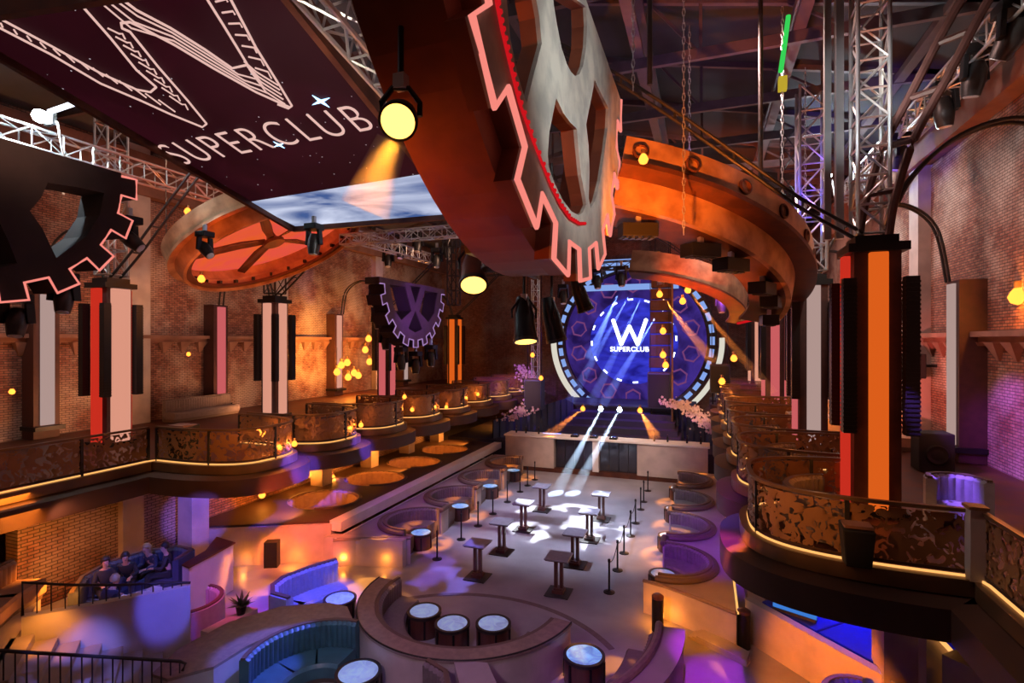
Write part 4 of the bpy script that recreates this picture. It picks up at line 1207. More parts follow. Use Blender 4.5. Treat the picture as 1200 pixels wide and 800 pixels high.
for i, (yc, a) in enumerate(LB[1:6]):
    sofa('scallop_sofa', 'curved sofa inside the %s scallop of the left balcony' % ORD[i + 1], arc((-14.6, yc), 1.35, -75, 75, 26), 'fabric_tan', BZ, .85, .6, group='sofas in the balcony scallops', cushions=3)
for i, (yc, a) in enumerate(RB[:4]):
    sofa('scallop_sofa', 'curved sofa inside the %s scallop of the right balcony' % ORD[i], arc((2.7, yc), 1.2, 105, 255, 26), 'fabric_taupe', BZ, .8, .55, group='sofas in the balcony scallops', cushions=3)
# tiered orange steps behind the columns of the right balcony
tag(MB().box((3.4, 22.4, BZ + .5), (.9, 1.4, 1.0)).build('side_cabinet', 'fabric_tan', bevel=.03), 'low tan cabinet between the second and third lit columns of the right balcony', 'cabinet')
t = thing('seating_tier', 'orange-lit stepped seating tier behind the second lit column', 'seating tier', (5.2, 24, BZ))
for k in range(3): MB().box((5.6, 25.2 + k * 1.6, BZ + .3 + .3 * k), (3.6, 1.7, .6 + .6 * k)).build('tier', 'plaster', t)
# ------------------------------------------------------------------ trusses, ribs, arches
def truss(name, label, p, q, w=.4, mat='aluminium', group=None, step=.55, r=.028, side=None, sag=None):
    p, q = Vector(p), Vector(q); d = (q - p); L = d.length; d.normalize()
    u = Vector((0, 0, 1)) if abs(d.z) < .9 else Vector((0, 1, 0))
    a = d.cross(u).normalized() * w / 2; c = a.cross(d).normalized() * w / 2
    root = thing(name, label, 'truss', tuple(p if p.z < q.z else q), group)
    cs = [a + c, a - c, -a - c, -a + c]
    for e in cs: MB().tube([p + e, q + e], r, 6).build('chord', mat, root, smooth=True)
    b = MB(); n = max(2, int(L / step))
    for k in range(4):
        e0, e1 = cs[k], cs[(k + 1) % 4]
        for i in range(n):
            s0, s1 = p + d * (L * i / n), p + d * (L * (i + 1) / n)
            if i % 2: b.tube([s0 + e0, s1 + e1], r * .6, 4)
            else: b.tube([s0 + e1, s1 + e0], r * .6, 4)
            b.tube([s0 + e0, s0 + e1], r * .6, 4)
    b.build('lattice', mat, root)
    return root


def rib(name, label, pts, gap, axis, mat='dark_steel', group=None, r=.045, rung=1.0):
    """ladder rib: two curved tubes held apart by rungs"""
    P = [Vector(p) for p in pts]; ax = Vector(axis) * gap / 2
    root = thing(name, label, 'steel rib', tuple(P[0]), group)
    # smooth the path
    Q = []
    for i in range(len(P) - 1):
        p0, p1, p2, p3 = P[max(i - 1, 0)], P[i], P[i + 1], P[min(i + 2, len(P) - 1)]
        for k in range(6):
            t = k / 6; Q.append(.5 * ((2 * p1) + (-p0 + p2) * t + (2 * p0 - 5 * p1 + 4 * p2 - p3) * t * t + (-p0 + 3 * p1 - 3 * p2 + p3) * t ** 3))
    Q.append(P[-1])
    for s in (-1, 1): MB().tube([q + ax * s for q in Q], r, 8).build('rail', mat, root, smooth=True)
    acc = 0
    for q0, q1 in zip(Q, Q[1:]):
        acc += (q1 - q0).length
        if acc > rung: acc = 0; MB().tube([q1 - ax, q1 + ax], r * .8, 6).build('rung', mat, root)
    return root


CN = ['nearest', 'second', 'third', 'farthest']
for i, y in enumerate((13.7, 20.8, 30.4, 39.5)):
    m_ = 'dark_steel'
    rib('nave_rib', 'long dark ladder rib rising over the hall from the %s right-balcony column' % CN[i], [(3.3, y, 9.8), (2.1, y, 10.65), (.9, y, 11.7), (-.7, y, 13.1), (-2.3, y, 14.4), (-4, y, 15.6)], .22, (0, 0, 1), m_, 'nave ribs on the right side', rung=1.6)
    rib('aisle_arch', 'double steel arch from the %s right-balcony column to the right brick wall' % CN[i], [(3.7, y, 9.75), (4.1, y, 10.9), (5.0, y, 11.8), (6.1, y, 12.0), (7.0, y, 11.2), (7.35, y, 9.4)], .26, (0, 1, 0), 'dark_steel', 'aisle arches on the right side', rung=2.4)
for i, y in enumerate((13.1, 20.9, 30.8, 41.2)):
    rib('nave_rib', 'long dark ladder rib rising over the hall from the %s left-balcony column' % CN[i], [(-20.1, y, 9.8), (-19.0, y, 10.65), (-17.8, y, 11.7), (-16.2, y, 13.1), (-14.6, y, 14.6)], .34, (0, 1, 0), 'dark_steel', 'nave ribs on the left side', rung=1.2)
    rib('aisle_arch', 'double steel arch from the %s left-balcony column to the left brick wall' % CN[i], [(-20.5, y, 9.75), (-20.9, y, 10.9), (-21.7, y, 11.6), (-22.7, y, 11.6), (-23.6, y, 10.9), (-23.9, y, 9.4)], .26, (0, 1, 0), 'dark_steel', 'aisle arches on the left side', rung=2.4)
rib('bent_ladder', 'wide dark red ladder rib bending up to the right from the nearest right column', [(3.5, 13.7, 9.8), (3.62, 13.7, 10.6), (3.95, 13.7, 11.8), (4.5, 13.6, 13.0), (5.1, 13.5, 14.3), (5.9, 13.4, 15.8)], .62, (.75, -.6, 0), 'rust_steel', rung=.95, r=.085)
truss('truss_tower', 'bright aluminium truss tower standing on the nearest right column', (3.5, 14.0, 9.9), (3.5, 14.0, 16.3), .6, 'aluminium', step=.62, r=.045)
tag(MB().box((2.95, 14.25, 13.1), (.16, .2, 6.4)).box((2.72, 14.3, 13.1), (.14, .14, 6.4)).build('steel_post', 'aluminium'), 'slim grey double steel post beside the bright truss tower', 'post')
truss('truss_tower', 'blue-lit truss tower standing on the second right column', (3.46, 20.8, 9.9), (3.46, 20.8, 16.3), .8, 'aluminium', step=.9, r=.05)
truss('truss_tower', 'dim truss tower far behind the big copper ring, near the work light', (3.3, 24.5, 9.0), (3.3, 24.5, 16.4), .6, 'dark_steel', step=.9, r=.04)
truss('truss_tower', 'truss tower on the nearest left column behind the dark gear', (-20.3, 13.1, 9.9), (-20.3, 13.1, 16.3), .7, 'aluminium', step=.8, r=.045)
truss('truss_tower', 'truss tower on the second left column, behind the small copper ring', (-20.3, 20.9, 9.9), (-20.3, 20.9, 16.3), .7, 'dark_steel', step=.8, r=.045)
truss('truss_tower', 'dark hanging truss behind the purple gear', (-13.6, 27.5, 9.6), (-13.6, 27.5, 16.3), .55, 'dark_steel', step=.8, r=.04)
truss('lighting_truss', 'pale lighting truss running along the head of the right brick wall', (6.3, 8.5, 14.5), (6.3, 30, 14.5), .6, 'aluminium', step=.7, r=.04)
truss('lighting_truss', 'pale lighting truss running along the left side above the dark gear', (-18.5, 5.5, 13.4), (-18.5, 34, 13.4), .6, 'aluminium', step=.8, r=.04)
truss('lighting_truss', 'cross truss above the stage opening', (-14, 33, 12.2), (3.0, 33, 12.2), .5, 'dark_steel', step=.8, r=.035)
truss('lighting_truss', 'cross truss hung under the far end of the tilted screen', (-13.8, 17.8, 11.6), (-5.6, 17.8, 11.6), .4, 'aluminium', step=.5, r=.03)
truss('lighting_truss', 'long truss slanting over the stage, right of the logo', (-2.0, 30, 12.0), (-3.4, 42, 11.2), .4, 'aluminium', step=.6, r=.03)
truss('truss_tower', 'tall thin truss left of the stage screen', (-12.6, 40, 1.2), (-12.6, 40, 12.4), .5, 'aluminium', step=.8, r=.04)
for i, (px, py0, X) in enumerate(((690, 0, -2.0), (775, 0, -.2), (718, 0, -1.5))):
    p = at_z(px, -80, 16.3)
for i, (x, y, z0, lab) in enumerate(((-.45, 12.6, 10.0, 'hoist chain in front of the big copper ring'), (1.9, 15.4, 11.2, 'hoist chain beside the green lamp'), (-1.4, 11.2, 12.8, 'hoist chain by the far end of the grey gear'), (-.4, 15.4, 12.6, 'hoist chain over the middle of the big copper ring'), (3.0, 19, 11.0, 'hoist chain over the right end of the big copper ring'))):
    b = MB()
    n = int((16.4 - z0) / .16)
    for k in range(n):
        z = z0 + k * .16
        b.tube([(x + (.03 if k % 2 else 0) * cos(a), y + (0 if k % 2 else .03) * cos(a), z + .1 * sin(a)) for a in (0, pi / 3, 2 * pi / 3, pi, 4 * pi / 3, 5 * pi / 3)], .012, 4, closed=True)
    tag(b.build('hoist_chain', 'aluminium'), 'steel ' + lab, 'chain', 'hoist chains')
for i, (x, y, lab) in enumerate(((1.35, 15.0, 'vertical pipe right of the big copper ring'), (-1.15, 12.1, 'vertical pipe behind the far end of the grey gear'))):
    tag(MB().tube([(x, y, 11.0 if i == 0 else 13.2), (x, y, 16.4)], .06, 10).build('hanging_pipe', 'dark_steel', smooth=True), 'grey ' + lab, 'pipe', 'hanging pipes')
glow('green_glow', (.05, .8, .12), .7)
glow('yellow_box', (.9, .65, .05), .5)
tag(MB().tube([(1.85, 15.3, 14.5), (1.95, 15.4, 15.2), (2.05, 15.45, 16.0)], .06, 8).build('cable_loop', 'green_glow', smooth=True), 'bright green lit cable loop hanging from the roof', 'cable')
tag(MB().box((1.9, 15.35, 14.2), (.2, .2, .34)).build('hoist_hook', 'yellow_box'), 'yellow hoist hook block under the green cable', 'hook')

# ------------------------------------------------------------------ tilted ceiling screen
SM, SY0, SZ0 = .27, 16.0, 10.8


def on_screen(px, py, off=0.):
    r = ray(px, py); d = (SZ0 + SM * SY0 - off - EYE) / (r.z + SM * r.y)
    return Vector((0, 0, EYE)) + r * d


nrm = Vector((0, -SM, -1)).normalized()
FLp, FRp, NRp, NLp = on_screen(343, 266), on_screen(540, 250), on_screen(312, -38), on_screen(-70, 21)
screen_mat('screen_wine', (.016, .002, .004), (.028, .003, .007), 1.0, scale=.35, stars=.5)
screen_mat('screen_galaxy', (.05, .10, .28), (.75, .80, .98), .95, scale=.55, stretch=(.5, 1.3, 1), lo=.36, hi=.72)
glow('screen_line', (1., .62, .55), .72)
root = thing('led_screen', 'huge tilted LED ceiling screen in dark wine red with a line-drawn W and SUPERCLUB lettering', 'LED screen', tuple((FLp + FRp + NRp + NLp) / 4))
up = -nrm
b = MB(); top = [p + up * .3 for p in (FLp, FRp, NRp, NLp)]
b.add([FLp, FRp, NRp, NLp] + top, [(0, 1, 2, 3), (7, 6, 5, 4), (0, 4, 5, 1), (1, 5, 6, 2), (2, 6, 7, 3), (3, 7, 4, 0)])
b.build('display_panel', 'screen_wine', root)
g = [on_screen(*p, .012) for p in ((291, 237), (540, 197), (540, 250), (346, 265))]
MB().add(g + [p + up * .01 for p in g], [(0, 1, 2, 3), (7, 6, 5, 4), (0, 4, 5, 1), (1, 5, 6, 2), (2, 6, 7, 3), (3, 7, 4, 0)]).build('galaxy_image', 'screen_galaxy', root)
b = MB(); fr = [FLp, FRp, NRp, NLp]
for p, q in zip(fr, fr[1:] + fr[:1]): b.bar(p + up * .1, q + up * .1, .14, .5)
b.build('frame', 'copper_dark', root)


def strokes(name, lines, r, mat, off=.04):
    b = MB()
    for ln in lines: b.tube([on_screen(x, y, off) for x, y in ln], r, 5)
    return b.build(name, mat, root)


def lerp2(a, c, t): return (a[0] + (c[0] - a[0]) * t, a[1] + (c[1] - a[1]) * t)


big = [
    [(-40, 8), (0, 22), (60, 54), (118, 86), (160, 105), (176, 108), (183, 102)], [(-40, 20), (0, 33), (60, 64), (118, 98), (165, 118), (200, 134), (237, 149), (242, 145)],
    [(84, -10), (92, 2), (130, 45), (160, 82), (183, 102)], [(242, 145), (220, 118), (185, 78), (152, 37)],
    [(152, 37), (143, 33), (142, 27), (152, 26), (165, 32)], [(165, 32), (205, 53), (250, 80), (300, 108), (340, 126)], [(128, -12), (160, 12), (200, 33), (240, 58), (272, 80), (290, 76)],
    [(290, 76), (284, 66), (262, 30), (240, -5)], [(342, 124), (325, 96), (300, 56), (268, -5)], [(342, 124), (338, 127), (325, 122)],
]
strokes('logo_outline', big, .024, 'screen_line')
inner = []
for t in (.25, .5, .75):
    inner.append([lerp2((105, 0), (128, -12), t), lerp2((150, 40), (165, 12), t), lerp2((205, 53), (200, 33), t), lerp2((250, 80), (240, 58), t), lerp2((300, 108), (272, 80), t), lerp2((322, 118), (292, 84), t)])
for k in range(9):   # rungs of the narrow limbs
    a_, c_ = lerp2((118, 30), (190, 108), k / 8), lerp2((150, 42), (224, 126), k / 8); m1, m2 = lerp2(a_, c_, .25), lerp2(a_, c_, .8)
    inner.append([m1, (m2[0] - 4, m2[1]), m2, (m2[0] + 3, m2[1] + 6)])
for k in range(13):
    a_, c_ = lerp2((0, 25), (176, 110), k / 12), lerp2((4, 34), (215, 138), k / 12); inner.append([lerp2(a_, c_, .25), lerp2(a_, c_, .75)])
for k in range(7):
    a_, c_ = lerp2((246, 2), (290, 74), k / 6), lerp2((272, 2), (325, 96), k / 6); inner.append([lerp2(a_, c_, .25), (lerp2(a_, c_, .6)[0] + 3, lerp2(a_, c_, .6)[1] - 3), lerp2(a_, c_, .8)])
for k in range(5):
    t = k / 4; inner.append([lerp2((294, 84), (286, 72), t), lerp2((312, 108), (300, 84), t), lerp2((334, 122), (326, 100), t)])
for ln in inner: strokes('tracery_line', [ln], .017, 'screen_line')
tl, tr = on_screen(216, 193, .03), on_screen(442, 151, .03)
tx = (tr - tl); W_ = tx.length; dn = Vector((0, -1, SM)).normalized()
dn = (dn - tx.normalized() * dn.dot(tx.normalized())).normalized()
t_o = words_mesh('lettering', 'SUPERCLUB', 1.0, Matrix.Identity(4), 'screen_line', None, .01, 'LEFT', 1.25, bold=.0)
xs = [v.co.x + ORG[t_o.name].x for v in t_o.data.vertices]; sc_ = W_ / (max(xs) - min(xs)); x0_ = min(xs)
hgt = (on_screen(222, 172, .03) - on_screen(226, 192, .03)).length / .72
bpy.data.objects.remove(t_o)
mt = basis(tuple(tl), tuple(tx), tuple(dn)) @ Matrix.Diagonal((sc_, hgt, 1, 1)) @ Matrix.Translation((-x0_, 0, 0))
words_mesh('lettering', 'SUPERCLUB', 1.0, mt, 'screen_line', root, .01, 'LEFT', 1.25, bold=-.018)
glow('star_blue', (.35, .65, 1.), 3)
for (x, y, s) in ((376, 119, .22), (327, 170, .16)):
    c = on_screen(x, y, .03); b = MB(); e1 = tx.normalized(); e2 = dn
    pl = []
    for q in range(8):
        a = q * pi / 4 + .2; rr = s if q % 2 == 0 else s * .22; pl.append(c + e1 * rr * 1.3 * cos(a) + e2 * rr * sin(a))
    b.add(pl + [p + up * .01 for p in pl], [tuple(range(8)), tuple(range(8, 16))[::-1]]); b.build('star', 'star_blue', root)
truss('screen_truss', 'pale box truss along the right edge of the tilted ceiling screen', tuple(on_screen(335, -10) + Vector((.42, 0, .1))), tuple(on_screen(514, 188) + Vector((.42, 0, .1))), .5, 'aluminium', step=.7, r=.05)
for x, y in ((120, 135), (205, 190), (30, 80)):
    p = on_screen(x, y); MB().tube([p + up * .3, (p.x, p.y, 17.0)], .02, 5).build('hanging_cable', 'dark_steel', root)

# ------------------------------------------------------------------ half-gear scenery
GX = Matrix(((0, 0, 1, 0), (1, 0, 0, 0), (0, 1, 0, 0), (0, 0, 0, 1)))   # local x -> Y, y -> Z, depth -> X


def half_gear(name, label, X, cy, cz, ro, ri, nt, phase, thick, ztop, holes, face, side, led, led_r, duty=.5, a_lo=-190, a_hi=10, solid=True):
    root = thing(name, label, 'gear sculpture', (X, cy, cz - ro))
    pts = []
    per = 360 / nt
    k0 = int((a_lo - phase) / per) - 1
    for k in range(k0, k0 + nt * 2):
        a = phase + per * k; h = per * duty / 2
        for aa, r in ((a - h * 1.04, ri), (a - h * .98, ro), (a + h * .98, ro), (a + h * 1.04, ri)):
            z = cz + r * sin(radians(aa))
            if a_lo < aa < a_hi and z < ztop: pts.append((cy + r * cos(radians(aa)), z))
    outline = [(pts[0][0], ztop)] + pts + [(pts[-1][0], ztop)]
    Mf = GX.copy(); Mf[0][3] = X - .03
    sheet('face_plate', [outline] + holes, .06, Mf, face, root)
    Mb = GX.copy(); Mb[0][3] = X - .06 - thick / 2
    sheet('body', [outline] + holes, thick, Mb, side, root)
    MB().tube([(X + .012, p[0], p[1]) for p in outline[1:-1]], led_r, 6).build('outline_light', led, root, label='glowing line round the gear teeth')
    return root, outline


def sm(px, X): return [(at_x(x, y, X).y, at_x(x, y, X).z) for x, y in px]


GXc = -2.0
holeA = sm([(593, -40), (594, 0), (598, 45), (606, 85), (617, 121), (626, 85), (635, 51), (632, 20), (628, -2), (626, -40)], GXc)
holeB = sm([(647, -20), (649, 5), (653, 30), (658, 55), (664, 74), (669, 84), (674, 89), (679, 87), (683, 78), (687, 55), (688, 30), (687, 8)], GXc)
holeC = sm([(652, 115), (660, 132), (668, 143), (676, 151), (678, 175), (681, 205), (685, 226), (687, 240), (683, 249), (678, 252), (670, 248), (660, 235), (650, 215), (643, 195), (642, 180), (644, 154)], GXc)
holeD = sm([(697, 94), (704, 108), (713, 127), (712, 150), (708, 180), (703, 212), (697, 236), (692, 244), (690, 232), (691, 200), (690, 170), (687, 146), (692, 120)], GXc)
gear, ol = half_gear('gear_sculpture', 'big grey half gear with a W-shaped web and pink outline, top centre', GXc, 8.4, 13.6, 5.09, 4.56, 19, -99.4, 0.22, 13.62, [holeA, holeB, holeC, holeD], 'gear_face', 'gear_side', 'led_pink', .04, duty=.5)
rp = sm([(577, -6), (585, 35), (595, 77), (606, 121), (622, 165), (643, 217), (655, 241), (666, 256), (676, 262), (684, 262)], GXc)
MB().tube([(GXc + .03, a, c) for a, c in rp], .02, 8).build('red_light_strip', 'led_red', gear, smooth=True, label='strip of red lights following the inner ring')
for (a, c), (a2, c2) in zip(rp, rp[1:]):
    for t in (0, .25, .5, .75): MB().lathe([(.0, -.03), (.022, -.02), (.027, 0), (.022, .02), (0, .03)], (GXc + .05, a + (a2 - a) * t, c + (c2 - c) * t), 8).build('red_bulb', 'led_red', gear)
# drum behind the teeth, hangers and ballast plates
b = MB()
dp = [(8.4 + 4.97 * cos(radians(a)), 13.6 + 4.97 * sin(radians(a))) for a in range(-180, 1, 5)]
Md = GX.copy(); Md[0][3] = GXc - .28 - .47
inn = [(8.4 + 4.5 * cos(radians(a)), 13.6 + 4.5 * sin(radians(a))) for a in range(0, -181, -5)]
sheet('back_drum', [dp + inn], .94, Md, 'gear_side', gear)
for y in (5.0, 8.4, 11.8):
    MB().tube([(GXc - .6, y, 13.6), (GXc - .6, y, 16.5)], .05, 8).build('hanger', 'dark_steel', gear)
tag(MB().box((-3.5, 9.4, 8.95), (.12, 3.6, .12)).build('lamp_bar', 'black_metal'), 'dark lamp bar slung under the grey gear', 'bar')
for k, (px, py) in enumerate(((471, 58), (496, 54), (472, 88))):
    p = at_x(px, py, -3.2); tag(MB().box(tuple(p), (.02, .2, .2)).build('ballast_plate', 'aluminium'), 'small pale square plate on the brown back of the grey gear, %s' % ('upper left one', 'upper right one', 'tilted lower one')[k], 'plate', 'plates on the gear back')
GXl = -15.5
h1 = sm([(56, 214), (90, 219), (122, 226), (117, 252), (101, 277), (66, 302), (50, 268), (35, 247), (48, 232)], GXl)
mir = lambda pl: [(14.4 - y, z) for y, z in pl][::-1]
h2 = sm([(-21, 262), (2, 262), (12, 285), (20, 308), (-8, 316)], GXl); h2 = h2 + [(14.4 - y, z) for y, z in h2[1:-1]][::-1]
h2 = [(6.2, 10.4), (7.2, 10.2), (8.0, 9.75), (8.3, 9.55), (7.2, 9.2), (6.1, 9.55), (6.4, 9.75)]
h2 = sm([(0, 262), (9, 280), (20, 308), (0, 314)], GXl); h2 = h2 + [(14.4 - y, z) for y, z in h2][::-1]
half_gear('gear_sculpture', 'dark half gear with a thin pink outlined tooth edge at the upper left', GXl, 7.2, 11.9, 3.5, 3.08, 18, -40, .9, 12.26, [h1, mir(h1), h2], 'gear_dark', 'gear_dark', 'led_pink', .036, duty=.48)
GXp = -15.0
gy, gz, gr = at_x(487, 334, GXp).y, at_x(487, 334, GXp).z, 0
gr = gz - at_x(489, 407, GXp).z
def sc(poly): return [(gy + y * gr, gz + z * gr) for y, z in poly]
web = [sc([(-.74, -.06), (-.30, -.06), (-.12, -.42), (-.42, -.58), (-.62, -.42)]), sc([(.74, -.06), (.30, -.06), (.12, -.42), (.42, -.58), (.62, -.42)][::-1]), sc([(-.22, -.70), (0, -.40), (.22, -.70), (0, -.76)]), sc([(-.16, -.02), (.16, -.02), (0, -.30)])]
half_gear('gear_sculpture', 'small purple half gear with a lilac outline hanging over the left balcony', GXp, gy, gz, gr, gr * .885, 20, -90, .8, gz + .08, web, 'gear_purple', 'gear_dark', 'led_lilac', .035, duty=.48)
for k in range(5):
    y = gy - 1.6 + .8 * k
    MB
# ------------------------------------------------------------------ copper rings


def tilt(tx_, ty_):
    ex = Vector((cos(ty_), 0, sin(ty_))); ey = Vector((0, cos(tx_), -sin(tx_))); n_ = ex.cross(ey).normalized(); ey = n_.cross(ex)
    return Matrix(((ex.x, ey.x, n_.x), (ex.y, ey.y, n_.y), (ex.z, ey.z, n_.z)))


def arc_hoop(b, prof, c, m3, a0, a1, n=72):
    vs, fs, m = [], [], len(prof)
    for k in range(n + 1):
        a = radians(a0 + (a1 - a0) * k / n)
        for r, z in prof: vs.append(tuple(Vector(c) + m3 @ Vector((r * cos(a), r * sin(a), z))))
    for k in range(n):
        for q in range(m):
            w_ = (q + 1) % m; fs.append((k * m + q, k * m + w_, (k + 1) * m + w_, (k + 1) * m + q))
    return b.add(vs, fs + [tuple(range(m))[::-1], tuple(n * m + q for q in range(m))])


M2 = tilt(.27, -.123); RC, RR = (-4.12, 19.6, 10.81), 7.39
root = thing('copper_ring', 'big copper lighting ring with a double band, hung behind the grey gear', 'lighting ring', (RC[0], RC[1], 9.5))
A0, A1 = -73, 14
arc_hoop(MB(), [(RR - .12, 0), (RR, 0), (RR, -.72), (RR - .12, -.72)], RC, M2, A0, A1).build('upper_band', 'copper', root, smooth=True)
arc_hoop(MB(), [(RR - .5, -.7), (RR + .14, -.7), (RR + .14, -.82), (RR - .5, -.82)], RC, M2, A0, A1).build('flange', 'copper_dark', root, smooth=True)
arc_hoop(MB(), [(RR - .65, -.8), (RR - .45, -.8), (RR - .5, -1.55), (RR - .65, -1.55)], RC, M2, A0, A1).build('lower_band', 'copper', root, smooth=True)
arc_hoop(MB(), [(RR - 1.7, -1.45), (RR - .6, -1.45), (RR - .6, -1.53), (RR - 1.7, -1.53)], RC, M2, A0, A1).build('under_deck', 'copper_dark', root)
arc_hoop(MB(), [(RR - .02, -.60), (RR + .04, -.60), (RR + .04, -.68), (RR - .02, -.68)], RC, M2, -25, 40).build('red_strip', 'led_red', root, label='thin red light line at the far end of the band')
rb = Vector(RC)
for k, a in enumerate((-70, -60, -48, -36, -24, -14)):
    p = rb + M2 @ Vector((RR * cos(radians(a)), RR * sin(radians(a)), -.36))
    MB().lathe([(.2, -.02), (.2, .05), (.15, .07), (.15, -.02)], p, 16, axis_mat(M2 @ Vector((cos(radians(a)), sin(radians(a)), 0)))).build('port_collar', 'copper_dark', root, smooth=True)
for k in range(6):
    a = radians(-66 + k * 13 + (3 if k % 2 else 0))
    p = rb + M2 @ Vector(((RR - 1.0) * cos(a), (RR - 1.0) * sin(a), -1.85))
    t = thing('strobe_panel', 'black strobe box under the big copper ring, %s counting from its near end' % ORD[k], 'strobe light', tuple(p), 'strobes under the big ring')
    MB().box(tuple(p), (.9, .5, .34), a + pi / 2).build('housing', 'black_metal', t, bevel=.02)
    b = MB()
    for q in range(5): b.box((p.x + (-.32 + .16 * q) * -sin(a), p.y + (-.32 + .16 * q) * cos(a), p.z - .18), (.3, .08, .04), a)
    b.build('louvre', 'dark_steel', t)
    MB().box((p.x, p.y, p.z + .25), (.12, .12, .3), a).build('clamp', 'aluminium', t)
# second, smaller copper band below it
M3 = M2
root = thing('copper_ring', 'smaller copper band lit red-orange, below the big ring and right of the stage logo', 'lighting ring', (-3, 31, 9))
arc_hoop(MB(), [(5.1, 0), (5.2, 0), (5.2, -1.1), (5.1, -1.1)], (-3, 31, 10.5), M3, -95, 14).build('band', 'copper', root, smooth=True)
arc_hoop(MB(), [(4.4, -1.06), (5.25, -1.06), (5.25, -1.16), (4.4, -1.16)], (-3, 31, 10.5), M3, -95, 14).build('flange', 'copper_dark', root, smooth=True)
# left ring with the glowing red inside
M1 = tilt(-.13, .438); LC, LR = (-16.03, 16.7, 11.06), 3.37
root = thing('copper_ring', 'tilted copper drum ring with a glowing red-orange inside and fan blades, left of centre', 'lighting ring', LC)
MB().hoop([(LR, -.02), (LR + .1, .0), (LR + .22, .5), (LR + .06, .5)], LC, M1, 72).build('lower_band', 'copper', root, smooth=True)
MB().hoop([(LR + .05, .46), (LR + .45, .46), (LR + .45, .56), (LR + .05, .56)], LC, M1, 72).build('flange', 'copper', root, smooth=True)
MB().hoop([(LR + .2, .55), (LR + .34, .55), (LR + .40, 1.15), (LR + .26, 1.15)], LC, M1, 72).build('upper_band', 'copper', root, smooth=True)
MB().hoop([(LR - .22, .12), (LR + .04, .12), (LR + .04, .22), (LR - .22, .22)], LC, M1, 72).build('inner_rim', 'copper_dark', root, smooth=True)
screen_mat('screen_coral', (1., .14, .02), (.95, .09, .08), .7, scale=.6, lo=.3, hi=.7)
MB().lathe([(0, 1.05), (LR + .3, 1.05), (LR + .3, 1.12), (0, 1.12)], LC, 56, M1).build('glowing_panel', 'screen_coral', root)
MB().lathe([(.0, .38), (.40, .38), (.42, .5), (.2, .65), (.1, 1.05)], LC, 24, M1).build('hub', 'copper_dark', root, smooth=True)
for k in range(5):
    a = radians(20 + 72 * k); b = MB()
    c_, s_ = cos(a), sin(a)
    pl = [(.3, -.14, .5), (1.2, -.24, .56), (LR - .5, -.16, .5), (LR - .5, .1, .62), (1.2, .16, .64), (.3, .1, .58)]
    vs = [tuple(Vector(LC) + M1 @ Vector((x * c_ - y * s_, x * s_ + y * c_, z))) for x, y, z in pl]
    vs += [tuple(Vector(v) + M1 @ Vector((0, 0, .05))) for v in vs]
    b.add(vs, [(0, 1, 2, 3, 4, 5), (11, 10, 9, 8, 7, 6)] + [(q, (q + 1) % 6, 6 + (q + 1) % 6, 6 + q) for q in range(6)])
    b.build('blade', 'copper_dark', root)
for k in range(26):
    a = 2 * pi * k / 26
    p = Vector(LC) + M1 @ Vector(((LR - .1) * cos(a), (LR - .1) * sin(a), .34)); MB().box(tuple(p), (.2, .1, .14), a).build('connector_block', 'black_metal', root)
for k in range(4):
    a = radians(45 + 90 * k); p = Vector(LC) + M1 @ Vector(((LR + .3) * cos(a), (LR + .3) * sin(a), 1.1)); MB().tube([p, (p.x, p.y, 13.0 if p.x > -14 else 16.4)], .02, 5).build('hanging_cable', 'dark_steel', root)

# ------------------------------------------------------------------ lanterns and moving heads


def par_can(label, lens, d, r, L, hang_z, lens_mat='lamp_orange', group='par lanterns', body='copper_dark'):
    lens = Vector(lens); d = Vector(d).normalized(); m3 = axis_mat(-d)
    root = thing('stage_lantern', label, 'stage light', tuple(lens), group)
    can = MB().lathe([(r * 1.08, -.03), (r * 1.1, 0), (r * 1.0, L * .25), (r * .95, L * .6), (r * .6, L), (0, L)], lens, 28, m3).build('can', body, root, smooth=True)
    MB().lathe([(0, -.065), (r * .6, -.06), (r * 1.0, -.045), (r * 1.0, -.032), (0, -.032)], lens, 28, m3).build('lens', lens_mat, root, label='glowing lens' if 'lamp' in lens_mat else None)
    MB().hoop([(r * 1.0, -.05), (r * 1.16, -.05), (r * 1.16, .02), (r * 1.0, .02)], lens, m3, 28).build('colour_frame', 'dark_steel', can, smooth=True)
    side = d.cross(Vector((0, 0, 1)));  side = side.normalized() if side.length > .1 else Vector((1, 0, 0))
    c = lens - d * L * .5; t = Vector((c.x, c.y, c.z + r * 1.7))
    MB().tube([c + side * r * 1.15, c + side * r * 1.18 + Vector((0, 0, r * .8)), t + side * r * .5, t - side * r * .5, c - side * r * 1.18 + Vector((0, 0, r * .8)), c - side * r * 1.15], .028, 6).build('yoke', 'black_metal', root, smooth=True)
    MB().tube([t, (t.x, t.y, hang_z)], .03, 6).build('hanger', 'black_metal', root)
    MB().box((t.x, t.y, t.z + .06), (.12, .1, .14)).build('clamp', 'aluminium', root)
    return root


